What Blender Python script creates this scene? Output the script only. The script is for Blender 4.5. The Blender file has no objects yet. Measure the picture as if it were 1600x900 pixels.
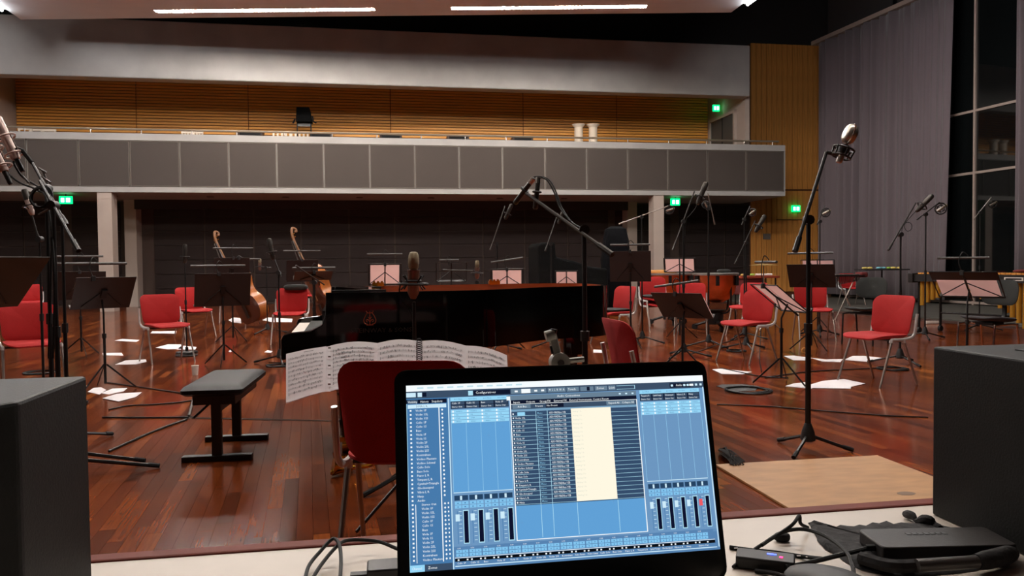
import bpy, math, random
from mathutils import Vector, Matrix
random.seed(11)
R = math.radians
scene = bpy.context.scene

# ------------------------------------------------------------------ camera
F, PITCH, ROLL, CAMZ = 1200.0, 0.031, 0.010, 1.15
_f = Vector((0, math.cos(PITCH), -math.sin(PITCH)))
_u0 = Vector((0, math.sin(PITCH), math.cos(PITCH)))
_r0 = Vector((1, 0, 0))
RT = _r0 * math.cos(ROLL) - _u0 * math.sin(ROLL)
UP = _u0 * math.cos(ROLL) + _r0 * math.sin(ROLL)
CAM = Vector((0, 0, CAMZ))
cam_d = bpy.data.cameras.new('camera')
cam_d.sensor_width = 36.0
cam_d.lens = 36.0 * F / 1600.0
cam_d.clip_start = 0.02
cam_d.clip_end = 200
cam_o = bpy.data.objects.new('camera', cam_d)
scene.collection.objects.link(cam_o)
cam_o.matrix_world = Matrix(((RT.x, UP.x, -_f.x, 0), (RT.y, UP.y, -_f.y, 0), (RT.z, UP.z, -_f.z, CAMZ), (0, 0, 0, 1)))
scene.camera = cam_o

# ------------------------------------------------------------------ world, exposure
w = bpy.data.worlds.new('night')
scene.world = w
w.use_nodes = True
w.node_tree.nodes['Background'].inputs[0].default_value = (0.02, 0.022, 0.03, 1)
w.node_tree.nodes['Background'].inputs[1].default_value = 0.05
scene.view_settings.view_transform = 'Standard'
scene.view_settings.look = 'None'
scene.view_settings.gamma = 1.0
scene.view_settings.use_curve_mapping = False
scene.view_settings.exposure = 0.0
LAMP = 980.0          # emission of the ceiling strip lamps
SCREEN = 1.0         # emission of the laptop screen

# ------------------------------------------------------------------ lettering (turned to flat meshes while the scene is still empty)
TEXT = {}
def prepare_text(strings):
    obs = []
    for t_ in strings:
        cu = bpy.data.curves.new('lettering', 'FONT')
        cu.body = t_
        cu.size = 1.0
        cu.resolution_u = 1
        cu.fill_mode = 'FRONT'
        o = bpy.data.objects.new('lettering', cu)
        scene.collection.objects.link(o)
        obs.append((t_, o, cu))
    dg = bpy.context.evaluated_depsgraph_get()
    for t_, o, cu in obs:
        me = bpy.data.meshes.new_from_object(o.evaluated_get(dg))
        TEXT[t_] = ([tuple(v.co) for v in me.vertices], [tuple(p.vertices) for p in me.polygons], max([v.co.x for v in me.vertices] + [0.01]))
        bpy.data.meshes.remove(me)
    for t_, o, cu in obs:
        bpy.data.objects.remove(o)
        bpy.data.curves.remove(cu)
CHANNELS = ['Violin 1F', 'Violin 1SL', 'Violin 1SS', 'Cello 1F', 'Cello 1S', 'Bass', 'Viola 1F', 'Viola 1S', 'Violin 2F', 'Violin 2SL', 'Violin 2SS', 'Kontrabass', 'Violino Flautato', 'Violino Schmal', 'Cello Solo', 'Bass Solo', 'Piano L R', 'Timpani L R', 'Cymbal+Triangle', 'Glockenspiel', 'Vibra L R', 'Harp']
UI = ['Visibility', 'History', 'Snapshots', 'Configurations', 'Audio Connections', 'Inputs', 'Outputs', 'Group/FX', 'External FX', 'External Instruments', 'Control Room', 'Add Bus', 'Presets', 'No Preset', 'Expand All', 'Collapse All', 'DMA L R', 'Stereo Out', 'Mono', 'ASIO MADIface USB', 'ROUTING', 'INSERTS', 'EQ', 'STRIP', 'SENDS', 'Audio', 'MIDI', 'File  Edit  Project', 'Channel', 'Zones', 'Touch', 'Q-Link', 'Analog 1 In', 'M  S  L  R  W  A', '0.00']
prepare_text(CHANNELS + UI + ['STEINWAY & SONS'])

# ------------------------------------------------------------------ pixel <-> place (calibration of the photographed room)
def ray(u, v):
    return _f * F + RT * (u - 800.0) - UP * (v - 450.0)
def P(u, v, z=0.0):                       # the point at height z seen at a pixel
    d = ray(u, v)
    return CAM + d * ((z - CAMZ) / d.z)
def PD(u, v, dep):                        # the point at depth dep seen at a pixel
    d = ray(u, v)
    return CAM + d * (dep / d.y)
TH = R(9.9)                               # the hall is turned against the camera
HC, HS = math.cos(TH), math.sin(TH)
HO = Vector((0, 22.18, 0))
def H(s, n, z=0.0):                       # hall frame: s along the balcony, n behind its front
    return Vector((s * HC - n * HS, HO.y + s * HS + n * HC, z))
def PH(u, v, n=0.0):                      # pixel -> (s, z) on the wall plane n
    d = ray(u, v)
    nn = Vector((-HS, HC, 0))
    t = (n + nn.dot(HO - CAM)) / nn.dot(d)
    p = CAM + d * t - HO
    return p.x * HC + p.y * HS, CAM.z + d.z * t
WSL = 0.2647                              # right wall: x = 10.3 + (24.5-y)*WSL
WD = Vector((-WSL, 1, 0)).normalized()    # runs away from us
WN = Vector((-WD.y, WD.x, 0))             # points into the room (to the left)
def W(t, off=0.0, z=0.0):                 # right wall frame: t along from y=24.5 towards us, off into the room
    return Vector((10.3, 24.5, z)) - WD * t + WN * off
def PW(u, v, off=0.0):
    d = ray(u, v)
    a = Vector((10.3, 24.5, 0)) + WN * off
    t = WN.dot(a - CAM) / WN.dot(d)
    p = CAM + d * t
    return -(p - a).dot(WD), p.z

# ------------------------------------------------------------------ materials
def C(r, g, b):
    def l(c):
        c /= 255.0
        return c / 12.92 if c <= 0.04045 else ((c + 0.055) / 1.055) ** 2.4
    return (l(r), l(g), l(b), 1.0)
MATS = {}
def mat(name, col, rough=0.5, metal=0.0, var=0.0, scale=20.0, bump=0.0, bscale=None, emit=None, estr=0.0, coat=0.0, stretch=(1, 1, 1), spec=0.5, sheen=0.0):
    m = bpy.data.materials.new(name)
    m.use_nodes = True
    nt = m.node_tree
    b = nt.nodes['Principled BSDF']
    b.inputs['Base Color'].default_value = col
    b.inputs['Roughness'].default_value = rough
    b.inputs['Metallic'].default_value = metal
    b.inputs['Specular IOR Level'].default_value = spec
    b.inputs['Coat Weight'].default_value = coat
    b.inputs['Sheen Weight'].default_value = sheen
    if emit:
        b.inputs['Emission Color'].default_value = emit
        b.inputs['Emission Strength'].default_value = estr
    if var or bump:
        tc = nt.nodes.new('ShaderNodeTexCoord')
        mp = nt.nodes.new('ShaderNodeMapping')
        mp.inputs['Scale'].default_value = stretch
        nz = nt.nodes.new('ShaderNodeTexNoise')
        nz.inputs['Scale'].default_value = scale
        nz.inputs['Detail'].default_value = 5
        nt.links.new(tc.outputs['Object'], mp.inputs['Vector'])
        nt.links.new(mp.outputs['Vector'], nz.inputs['Vector'])
        if var:
            mx = nt.nodes.new('ShaderNodeMixRGB')
            mx.inputs[1].default_value = tuple(max(0, c * (1 - var)) for c in col[:3]) + (1,)
            mx.inputs[2].default_value = tuple(min(1, c * (1 + var)) for c in col[:3]) + (1,)
            rp = nt.nodes.new('ShaderNodeMapRange')
            rp.inputs['From Min'].default_value = 0.3
            rp.inputs['From Max'].default_value = 0.7
            nt.links.new(nz.outputs['Fac'], rp.inputs['Value'])
            nt.links.new(rp.outputs['Result'], mx.inputs[0])
            nt.links.new(mx.outputs[0], b.inputs['Base Color'])
        if bump:
            bp = nt.nodes.new('ShaderNodeBump')
            bp.inputs['Strength'].default_value = bump
            bp.inputs['Distance'].default_value = 0.01
            if bscale:
                n2 = nt.nodes.new('ShaderNodeTexNoise')
                n2.inputs['Scale'].default_value = bscale
                nt.links.new(mp.outputs['Vector'], n2.inputs['Vector'])
                nt.links.new(n2.outputs['Fac'], bp.inputs['Height'])
            else:
                nt.links.new(nz.outputs['Fac'], bp.inputs['Height'])
            nt.links.new(bp.outputs['Normal'], b.inputs['Normal'])
    MATS[name] = m
    return m

mat('concrete', C(164, 160, 155), 0.55, var=0.10, scale=1.3, bump=0.12, bscale=25, spec=0.4)
mat('plaster', C(176, 160, 148), 0.8, var=0.04, scale=2)
mat('ceiling_white', C(224, 228, 232), 0.75, var=0.03, scale=1.5)
mat('black_void', C(20, 19, 19), 0.9)
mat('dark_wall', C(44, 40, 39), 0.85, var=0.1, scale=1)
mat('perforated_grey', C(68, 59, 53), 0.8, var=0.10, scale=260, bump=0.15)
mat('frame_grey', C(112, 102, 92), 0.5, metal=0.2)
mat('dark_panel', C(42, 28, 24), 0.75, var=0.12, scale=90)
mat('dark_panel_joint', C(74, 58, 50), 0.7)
mat('slat_wood', C(244, 164, 70), 0.5, var=0.22, scale=3.0, stretch=(0.4, 0.4, 40))
mat('slat_gap', C(96, 50, 20), 0.8)
mat('plank_wood', C(226, 154, 76), 0.5, var=0.20, scale=4.0, stretch=(14, 14, 0.5))
mat('steel', C(190, 186, 180), 0.3, metal=0.9)
mat('rail_steel', C(180, 165, 145), 0.35, metal=0.7)
mat('curtain', C(104, 92, 94), 0.9, var=0.06, scale=60, sheen=0.2)
mat('mullion', C(168, 150, 138), 0.5, metal=0.2)
mat('grey_floor', C(78, 74, 66), 0.55, var=0.08, scale=3)
mat('red_fabric', C(168, 20, 20), 0.85, var=0.12, scale=220, bump=0.2)
mat('aluminium', C(216, 214, 212), 0.35, metal=0.15)
mat('leg_steel', C(168, 158, 150), 0.3, metal=0.7)
mat('black_metal', C(26, 25, 25), 0.42, metal=0.3)
mat('black_satin', C(30, 28, 28), 0.5)
mat('black_plastic', C(24, 23, 23), 0.55)
mat('rubber', C(16, 16, 16), 0.8)
mat('dark_boom', C(70, 68, 66), 0.35, metal=0.7)
mat('desk_black', C(38, 30, 29), 0.45, var=0.06, scale=40)
mat('desk_green_black', C(66, 68, 60), 0.5)
mat('light_bar', C(74, 72, 70), 0.45, metal=0.3)
mat('paper', C(238, 234, 236), 0.8)
mat('pink_paper', C(222, 172, 166), 0.85, var=0.04, scale=8)
_nt = MATS['pink_paper'].node_tree                # thin sheets let some light through
_tr = _nt.nodes.new('ShaderNodeBsdfTranslucent')
_tr.inputs['Color'].default_value = C(236, 190, 182)
_mx = _nt.nodes.new('ShaderNodeMixShader')
_mx.inputs[0].default_value = 0.5
_nt.links.new(_nt.nodes['Principled BSDF'].outputs[0], _mx.inputs[1])
_nt.links.new(_tr.outputs[0], _mx.inputs[2])
_nt.links.new(_mx.outputs[0], _nt.nodes['Material Output'].inputs[0])
mat('ink', C(150, 148, 150), 0.8)
mat('ink_dark', C(40, 40, 42), 0.8)
mat('piano_black', C(5, 5, 6), 0.07, spec=0.5)
mat('piano_inner', C(150, 62, 22), 0.4, var=0.15, scale=6, stretch=(0.6, 8, 8))
mat('piano_gold', C(200, 160, 70), 0.35, metal=0.8)
mat('gold_frame', C(176, 128, 56), 0.4, metal=0.7)
mat('emblem_red', C(206, 92, 56), 0.5)
mat('letter_grey', C(80, 77, 74), 0.4, metal=0.5)
mat('ivory', C(232, 222, 206), 0.35)
mat('leather', C(24, 24, 24), 0.5, spec=0.22, var=0.06, scale=40, bump=0.25, bscale=240)
mat('mic_body', C(136, 108, 96), 0.4, metal=0.5)
mat('mic_nickel', C(196, 188, 176), 0.32, metal=0.9)
mat('mic_grille', C(150, 138, 112), 0.5, metal=0.7, bump=0.5, bscale=700)
mat('mic_dark', C(58, 54, 50), 0.4, metal=0.5)
mat('mic_pink', C(190, 168, 160), 0.4, metal=0.4)
mat('chrome', C(225, 220, 215), 0.12, metal=1.0)
mat('bass_ribs_lit', C(170, 100, 46), 0.3, var=0.18, scale=4, stretch=(10, 10, 0.6), coat=0.4)  # bass ribs: ceiling light on them is put into the brighter orange
mat('bass_plates_shaded', C(84, 40, 20), 0.32, var=0.15, scale=4, coat=0.4)  # bass front and back plates: their shade is put into the darker brown
mat('bass_neck', C(132, 86, 50), 0.45)
mat('ebony', C(26, 22, 20), 0.4)
mat('copper', C(236, 136, 84), 0.34, metal=1.0, bump=0.6, bscale=16, var=0.12, scale=9)
mat('drum_head', C(236, 230, 220), 0.6)
mat('brass_tube', C(196, 146, 52), 0.4, metal=0.6, var=0.06, scale=8)
mat('brass', C(226, 176, 70), 0.16, metal=1.0)
mat('cymbal', C(214, 178, 110), 0.3, metal=0.9)
mat('bar_wood', C(208, 140, 60), 0.45, var=0.15, scale=6)
mat('black_fabric', C(27, 29, 27), 0.9, var=0.1, scale=200, sheen=0.1)
mat('grey_fabric', C(50, 46, 49), 0.9, var=0.1, scale=200)
mat('dark_red_cloth', C(92, 22, 20), 0.9, var=0.1, scale=30)
mat('table_wood', C(150, 62, 42), 0.45, var=0.12, scale=6)
mat('table_white', C(214, 202, 188), 0.45, var=0.02, scale=30)
mat('table_edge', C(116, 44, 28), 0.65, spec=0.25, var=0.12, scale=8)
mat('plywood', C(176, 132, 88), 0.6, var=0.14, scale=3.0, stretch=(1.6, 5, 1), bump=0.05, bscale=40)
mat('stain', C(116, 88, 62), 0.5)
mat('speaker_black', C(17, 17, 16), 0.6, spec=0.3, var=0.06, scale=60, bump=0.08, bscale=300)
mat('cone', C(18, 18, 18), 0.6)
mat('bezel', C(8, 9, 9), 0.3)
mat('laptop_grey', C(40, 40, 42), 0.4, metal=0.3)
mat('adapter', C(36, 31, 30), 0.55, bump=0.05, bscale=300)
mat('adapter_print', C(22, 19, 19), 0.4)
mat('pouch', C(34, 32, 33), 0.9, var=0.15, scale=40, bump=0.4, bscale=60)
mat('pouch_grey', C(66, 62, 60), 0.35)
mat('cable_black', C(16, 15, 14), 0.6, spec=0.25)
mat('cable_grey', C(70, 64, 58), 0.5)
mat('clamp_grey', C(170, 168, 160), 0.45, metal=0.2)
mat('white_plastic', C(228, 222, 212), 0.5)
mat('white_paint', C(236, 218, 196), 0.6)
mat('door_grey', C(74, 74, 72), 0.5)
mat('tape_grey', C(46, 36, 31), 0.9, spec=0.1)
mat('dark_wood', C(64, 34, 20), 0.5)
mat('quilt', C(9, 9, 9), 0.9, spec=0.1, bump=0.3, bscale=12)
mat('navy_cloth', C(8, 8, 11), 0.9, spec=0.1, bump=0.3, bscale=8)
mat('sign_green', C(0, 160, 90), 0.4, emit=C(0, 220, 110), estr=2.6)
mat('sign_white', C(230, 255, 240), 0.4, emit=C(200, 255, 225), estr=4.0)
mat('led_blue', C(40, 60, 255), 0.4, emit=C(60, 80, 255), estr=6)
mat('led_red', C(255, 30, 80), 0.4, emit=C(255, 30, 90), estr=6)
mat('lamp_glow', C(255, 255, 255), 0.5, emit=(1.0, 0.93, 0.86, 1), estr=LAMP)
mat('lamp_glow_dimmed', C(255, 255, 255), 0.5, emit=(1.0, 0.93, 0.86, 1), estr=LAMP * 0.72)  # weaker tubes for the nearest added row, out of view
mat('lamp_glow_cool', C(255, 255, 255), 0.5, emit=(0.97, 0.97, 1.0, 1), estr=LAMP * 0.28)
mat('louvre', C(215, 212, 205), 0.35, metal=0.6)
mat('downlight_off', C(110, 92, 84), 0.5)
mat('teal', C(110, 170, 180), 0.6)
mat('lime', C(150, 190, 70), 0.6)
mat('yellow', C(214, 190, 100), 0.6)
mat('switch_grey', C(120, 110, 104), 0.5)

def floor_mat(name, use_attr=True):
    m = bpy.data.materials.new(name)
    m.use_nodes = True
    nt = m.node_tree
    b = nt.nodes['Principled BSDF']
    at = nt.nodes.new('ShaderNodeAttribute')
    at.attribute_name = 'tone'
    tc = nt.nodes.new('ShaderNodeTexCoord')
    mp = nt.nodes.new('ShaderNodeMapping')
    mp.vector_type = 'TEXTURE'
    mp.inputs['Rotation'].default_value = (0, 0, math.atan(WSL))
    mp.inputs['Scale'].default_value = (1 / 26, 1 / 1.6, 1)
    nz = nt.nodes.new('ShaderNodeTexNoise')
    nz.inputs['Scale'].default_value = 3
    nz.inputs['Detail'].default_value = 6
    nt.links.new(tc.outputs['Object'], mp.inputs['Vector'])
    nt.links.new(mp.outputs['Vector'], nz.inputs['Vector'])
    ad = nt.nodes.new('ShaderNodeMath')
    ad.operation = 'MULTIPLY_ADD'
    ad.inputs[1].default_value = 0.5
    ad.inputs[2].default_value = -0.25
    nt.links.new(nz.outputs['Fac'], ad.inputs[0])
    sm = nt.nodes.new('ShaderNodeMath')
    sm.operation = 'ADD'
    nt.links.new(at.outputs['Fac'], sm.inputs[0])
    nt.links.new(ad.outputs[0], sm.inputs[1])
    cr = nt.nodes.new('ShaderNodeValToRGB')
    e = cr.color_ramp.elements
    e[0].position = 0.0
    e[0].color = C(60, 26, 12)
    e[1].position = 1.0
    e[1].color = C(164, 88, 38)
    k = cr.color_ramp.elements.new(0.5)
    k.color = C(112, 51, 22)
    nt.links.new(sm.outputs[0], cr.inputs['Fac'])
    nt.links.new(cr.outputs['Color'], b.inputs['Base Color'])
    n2 = nt.nodes.new('ShaderNodeTexNoise')
    n2.inputs['Scale'].default_value = 1.4
    n2.inputs['Detail'].default_value = 4
    mr = nt.nodes.new('ShaderNodeMapRange')
    mr.inputs['To Min'].default_value = 0.13
    mr.inputs['To Max'].default_value = 0.19
    nt.links.new(tc.outputs['Object'], n2.inputs['Vector'])
    nt.links.new(n2.outputs['Fac'], mr.inputs['Value'])
    nt.links.new(mr.outputs['Result'], b.inputs['Roughness'])
    b.inputs['Specular IOR Level'].default_value = 0.3
    MATS[name] = m
floor_mat('parquet')

def glass_mat():
    m = bpy.data.materials.new('night_glass')
    m.use_nodes = True
    b = m.node_tree.nodes['Principled BSDF']
    b.inputs['Base Color'].default_value = (0.004, 0.005, 0.005, 1)
    b.inputs['Roughness'].default_value = 0.03
    b.inputs['Specular IOR Level'].default_value = 0.7
    MATS['night_glass'] = m
glass_mat()

# ------------------------------------------------------------------ mesh helpers
def link(o):
    scene.collection.objects.link(o)
    return o
class MB:
    def __init__(self):
        self.v, self.f = [], []
    def add(self, vs, fs, M=None):
        n = len(self.v)
        for p in vs:
            p = Vector(p)
            if M is not None:
                p = M @ p
            self.v.append(tuple(p))
        for f in fs:
            self.f.append(tuple(i + n for i in f))
        return self
    def box(self, c, s, M=None):
        x, y, z = c
        a, b, d = s[0] / 2, s[1] / 2, s[2] / 2
        vs = [(x + i * a, y + j * b, z + k * d) for k in (-1, 1) for j in (-1, 1) for i in (-1, 1)]
        return self.add(vs, [(0, 2, 3, 1), (4, 5, 7, 6), (0, 1, 5, 4), (2, 6, 7, 3), (0, 4, 6, 2), (1, 3, 7, 5)], M)
    def tube(self, pts, r, n=8, M=None, flat=1.0, caps=True):
        pts = [Vector(p) for p in pts]
        rs = r if isinstance(r, (list, tuple)) else [r] * len(pts)
        vs, fs = [], []
        up = None
        for i, p in enumerate(pts):
            a = pts[max(i - 1, 0)]
            b = pts[min(i + 1, len(pts) - 1)]
            t = (b - a)
            if t.length < 1e-9:
                t = Vector((0, 0, 1))
            t.normalize()
            if up is None:
                up = Vector((0, 0, 1)) if abs(t.z) < 0.9 else Vector((1, 0, 0))
            x = up.cross(t)
            if x.length < 1e-6:
                x = Vector((1, 0, 0)).cross(t)
            x.normalize()
            y = t.cross(x).normalized()
            up = y
            for k in range(n):
                an = 2 * math.pi * k / n
                vs.append(p + (x * math.cos(an) * flat + y * math.sin(an)) * rs[i])
        for i in range(len(pts) - 1):
            for k in range(n):
                a, b = i * n + k, i * n + (k + 1) % n
                fs.append((a, b, b + n, a + n))
        if caps:
            fs.append(tuple(range(n - 1, -1, -1)))
            fs.append(tuple(range((len(pts) - 1) * n, len(pts) * n)))
        return self.add(vs, fs, M)
    def lathe(self, prof, n=20, M=None):
        vs, fs = [], []
        for r, z in prof:
            for k in range(n):
                a = 2 * math.pi * k / n
                vs.append((r * math.cos(a), r * math.sin(a), z))
        for i in range(len(prof) - 1):
            for k in range(n):
                a, b = i * n + k, i * n + (k + 1) % n
                fs.append((a, b, b + n, a + n))
        if prof[0][0] > 1e-6:
            fs.append(tuple(range(n - 1, -1, -1)))
        if prof[-1][0] > 1e-6:
            fs.append(tuple(range((len(prof) - 1) * n, len(prof) * n)))
        return self.add(vs, fs, M)
    def torus(self, R1, r, n=24, m=6, M=None):
        vs, fs = [], []
        for i in range(n):
            a = 2 * math.pi * i / n
            for k in range(m):
                b = 2 * math.pi * k / m
                q = R1 + r * math.cos(b)
                vs.append((q * math.cos(a), q * math.sin(a), r * math.sin(b)))
        for i in range(n):
            for k in range(m):
                fs.append((i * m + k, ((i + 1) % n) * m + k, ((i + 1) % n) * m + (k + 1) % m, i * m + (k + 1) % m))
        return self.add(vs, fs, M)
    def prism(self, out, z0, z1, M=None):       # outline in xy, extruded in z
        n = len(out)
        vs = [(x, y, z0) for x, y in out] + [(x, y, z1) for x, y in out]
        fs = [tuple(range(n - 1, -1, -1)), tuple(range(n, 2 * n))]
        fs += [(i, (i + 1) % n, (i + 1) % n + n, i + n) for i in range(n)]
        return self.add(vs, fs, M)
    def slab(self, out, t, deform=None, M=None, rings=(0.35, 0.7, 0.9, 0.98)):  # cushioned panel with rounded rim, outline in xy
        n = len(out)
        cx = sum(p[0] for p in out) / n
        cy = sum(p[1] for p in out) / n
        vs, fs = [], []
        lay = [(q, math.sqrt(max(0, 1 - (q ** 6)))) for q in rings] + [(1.0, 0.25)]
        def dv(x, y, z):
            return deform(x, y, z) if deform else (x, y, z)
        vs.append(dv(cx, cy, t / 2))
        for q, h in lay:
            for x, y in out:
                vs.append(dv(cx + (x - cx) * q, cy + (y - cy) * q, t / 2 * h))
        for q, h in reversed(lay):
            for x, y in out:
                vs.append(dv(cx + (x - cx) * q, cy + (y - cy) * q, -t / 2 * h))
        vs.append(dv(cx, cy, -t / 2))
        L = 2 * len(lay)
        for k in range(n):
            fs.append((0, 1 + k, 1 + (k + 1) % n))
        for i in range(L - 1):
            for k in range(n):
                a, b = 1 + i * n + k, 1 + i * n + (k + 1) % n
                fs.append((a, a + n, b + n, b))
        e = len(vs) - 1
        for k in range(n):
            fs.append((e, 1 + (L - 1) * n + (k + 1) % n, 1 + (L - 1) * n + k))
        return self.add(vs, fs, M)
    def mesh(self, name, m, smooth=True, ang=40):
        me = bpy.data.meshes.new(name)
        me.from_pydata(self.v, [], self.f)
        if smooth:
            me.polygons.foreach_set('use_smooth', [True] * len(me.polygons))
            me.set_sharp_from_angle(angle=R(ang))
        me.materials.append(MATS[m])
        me.update()
        return me
    def build(self, name, m, parent=None, smooth=True, bevel=0, ang=40):
        o = bpy.data.objects.new(name, self.mesh(name, m, smooth, ang))
        link(o)
        if parent is not None:
            o.parent = parent
        if bevel:
            bm = o.modifiers.new('bevel', 'BEVEL')
            bm.width = bevel
            bm.segments = 2
            bm.limit_method = 'ANGLE'
        return o
def rrect(w, h, r, n=5, cx=0, cy=0):
    o = []
    for sx, sy, a0 in ((1, 1, 0), (-1, 1, 90), (-1, -1, 180), (1, -1, 270)):
        for k in range(n + 1):
            a = R(a0 + 90 * k / n)
            o.append((cx + sx * (w / 2 - r) + r * math.cos(a), cy + sy * (h / 2 - r) + r * math.sin(a)))
    return o
def tag(o, label, cat, group=None):
    o['label'] = label
    o['category'] = cat
    if group:
        o['group'] = group
    return o
def thing(name, label, cat, loc=(0, 0, 0), rz=0.0, group=None):
    o = link(bpy.data.objects.new(name, None))
    o.empty_display_size = 0.1
    o.location = loc
    o.rotation_euler = (0, 0, rz)
    return tag(o, label, cat, group)
def struct(o):
    o['kind'] = 'structure'
    return o
def stuff(o):
    o['kind'] = 'stuff'
    return o
def share(name, me, parent):
    o = link(bpy.data.objects.new(name, me))
    o.parent = parent
    return o
def face(d):                                   # rotation that turns local -Y to direction d
    return math.atan2(d[0], -d[1])
def aim(p, q):                                 # matrix at p whose local +Z points to q
    z = (Vector(q) - Vector(p)).normalized()
    x = Vector((0, 0, 1)).cross(z)
    if x.length < 1e-4:
        x = Vector((1, 0, 0))
    x.normalize()
    y = z.cross(x)
    m = Matrix((x, y, z)).transposed().to_4x4()
    m.translation = Vector(p)
    return m
def arc_pts(p0, p1, lift, n=10):               # a sagging or rising curve between two points
    p0, p1 = Vector(p0), Vector(p1)
    return [p0.lerp(p1, k / n) + Vector((0, 0, lift * 4 * (k / n) * (1 - k / n))) for k in range(n + 1)]
def spline(pts, n=6):
    pts = [Vector(p) for p in pts]
    out = []
    for i in range(len(pts) - 1):
        p0, p1, p2, p3 = pts[max(i - 1, 0)], pts[i], pts[i + 1], pts[min(i + 2, len(pts) - 1)]
        for k in range(n):
            t = k / n
            out.append(0.5 * ((2 * p1) + (p2 - p0) * t + (2 * p0 - 5 * p1 + 4 * p2 - p3) * t * t + (3 * p1 - p0 - 3 * p2 + p3) * t ** 3))
    out.append(pts[-1])
    return out
CONDUCTOR = Vector((0.0, 3.2, 0))
def to_cond(p):
    d = CONDUCTOR - Vector(p)
    return face((d.x, d.y))

# ================================================================== THE SETTING
def hbox(mb, s0, s1, n0, n1, z0, z1):          # box in the hall frame
    vs = [H(s, n, z) for z in (z0, z1) for n in (n0, n1) for s in (s0, s1)]
    mb.add(vs, [(0, 2, 3, 1), (4, 5, 7, 6), (0, 1, 5, 4), (2, 6, 7, 3), (0, 4, 6, 2), (1, 3, 7, 5)])
    return mb
def wbox(mb, t0, t1, o0, o1, z0, z1):          # box in the right-wall frame
    vs = [W(t, o, z) for z in (z0, z1) for o in (o0, o1) for t in (t0, t1)]
    mb.add(vs, [(0, 1, 3, 2), (4, 6, 7, 5), (0, 4, 5, 1), (2, 3, 7, 6), (0, 2, 6, 4), (1, 5, 7, 3)])
    return mb
SL = -17.0                                      # left end of the hall (s)
S_END = PH(1227, 260)[0]                        # right end of the balcony
S_SIDE = PH(1172, 130)[0]                       # right side wall of the gallery
S_WOOD1 = PH(1316, 200, 3.0)[0]
ZB0 = PH(600, 302.5)[1]
ZP0 = PH(600, 294.5)[1]
ZP1 = PH(600, 225.7)[1]
ZB1 = PH(600, 215.5)[1]
ZG0 = PH(600, 133.5)[1]
ZG1 = PH(900, 59.5)[1]
ZTOP = 10.6

# ---- floor
mb = MB()
mb.add([(-24, -8, -0.03), (22, -8, -0.03), (22, 34, -0.03), (-24, 34, -0.03)], [(0, 1, 2, 3)])
mb.add([(-24, -8, -0.15), (22, -8, -0.15), (22, 34, -0.15), (-24, 34, -0.15)], [(3, 2, 1, 0)])
floor = struct(mb.build('floor', 'dark_wood', smooth=False))
STRIP = 4.25                                    # stone strip along the windows
mb = MB()
wbox(mb, -4, 30, -0.4, STRIP, -0.03, 0.0)
struct(mb.build('floor_right', 'grey_floor', smooth=False))
EX, EY = Vector((WD.y, -WD.x, 0)), WD           # across / along the boards
PWID = 0.07
allp = []
for i in range(-260, 160):
    e = i * PWID
    y = -4 + random.random()
    while y < 31:
        L = random.choice((0.42, 0.5, 0.6, 0.7, 0.85, 1.0, 1.2))
        c = EX * (e + PWID / 2) + EY * (y + L / 2)
        offw = WN.dot(c - Vector((10.3, 24.5, 0)))
        nn = -HS * c.x + HC * (c.y - HO.y)
        if c.y > -0.8 and offw > STRIP + 0.02 and nn < 3.1 and c.x > -19 - 0.1 * c.y:
            tone = min(1, max(0, random.gauss(0.42, 0.155)))
            if random.random() < 0.05:
                tone = min(1, tone + 0.3)
            allp.append((e, y, L, tone, c))
        y += L
def plank_geo(e, y, L):
    g = 0.0007
    a, b, c0, d = e + g, e + PWID - g, y + g, y + L - g
    q = [(a, c0), (b, c0), (b, d), (a, d)]
    top = [EX * x + EY * yy for x, yy in q]
    return top
def plank_mesh(name, lst):
    vs, fs, tn = [], [], []
    for e, y, L, tone, c in lst:
        t = plank_geo(e, y, L)
        n = len(vs)
        for p in t:
            vs.append((p.x, p.y, 0.0))
        for p in t:
            vs.append((p.x, p.y, -0.02))
        fs += [(n, n + 1, n + 2, n + 3)] + [(n + k + 4, n + (k + 1) % 4 + 4, n + (k + 1) % 4, n + k) for k in range(4)]
        tn += [tone] * 8
    me = bpy.data.meshes.new(name)
    me.from_pydata(vs, [], fs)
    a = me.attributes.new('tone', 'FLOAT', 'POINT')
    a.data.foreach_set('value', tn)
    me.materials.append(MATS['parquet'])
    me.update()
    return me
def visible_rank(p):
    c = p[4]
    rel = c - CAM
    dep = rel.dot(_f)
    if dep < 2.6:
        return 1e9
    u = 800 + F * rel.dot(RT) / dep
    v = 450 - F * rel.dot(UP) / dep
    lim = 868 - (u - 145) * 0.069
    if u < 140 or u > 1452 or v > lim or (620 < u < 1140):
        return 1e8 + dep
    return dep
allp.sort(key=visible_rank)
for p in allp[:300]:
    share('plank', plank_mesh('plank', [p]), floor)
stuff(share('planks', plank_mesh('planks', allp[300:]), floor))

# ---- main ceiling, rear and left walls (the shell of the hall)
mb = MB().box((0, 12, ZTOP + 0.1), (46, 46, 0.2))
struct(mb.build('ceiling', 'black_void', smooth=False))
mb = MB()
hbox(mb, SL - 0.3, SL, -31, 4, 0, ZTOP)
struct(mb.build('wall_left', 'concrete', smooth=False))
mb = MB().box((0, -7.0, ZTOP / 2), (44, 0.3, ZTOP))
struct(mb.build('wall_rear', 'dark_wall', smooth=False))
mb = MB()
hbox(mb, SL, 16, 3.25, 3.6, 0, ZTOP)
struct(mb.build('wall_back', 'dark_wall', smooth=False))

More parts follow.
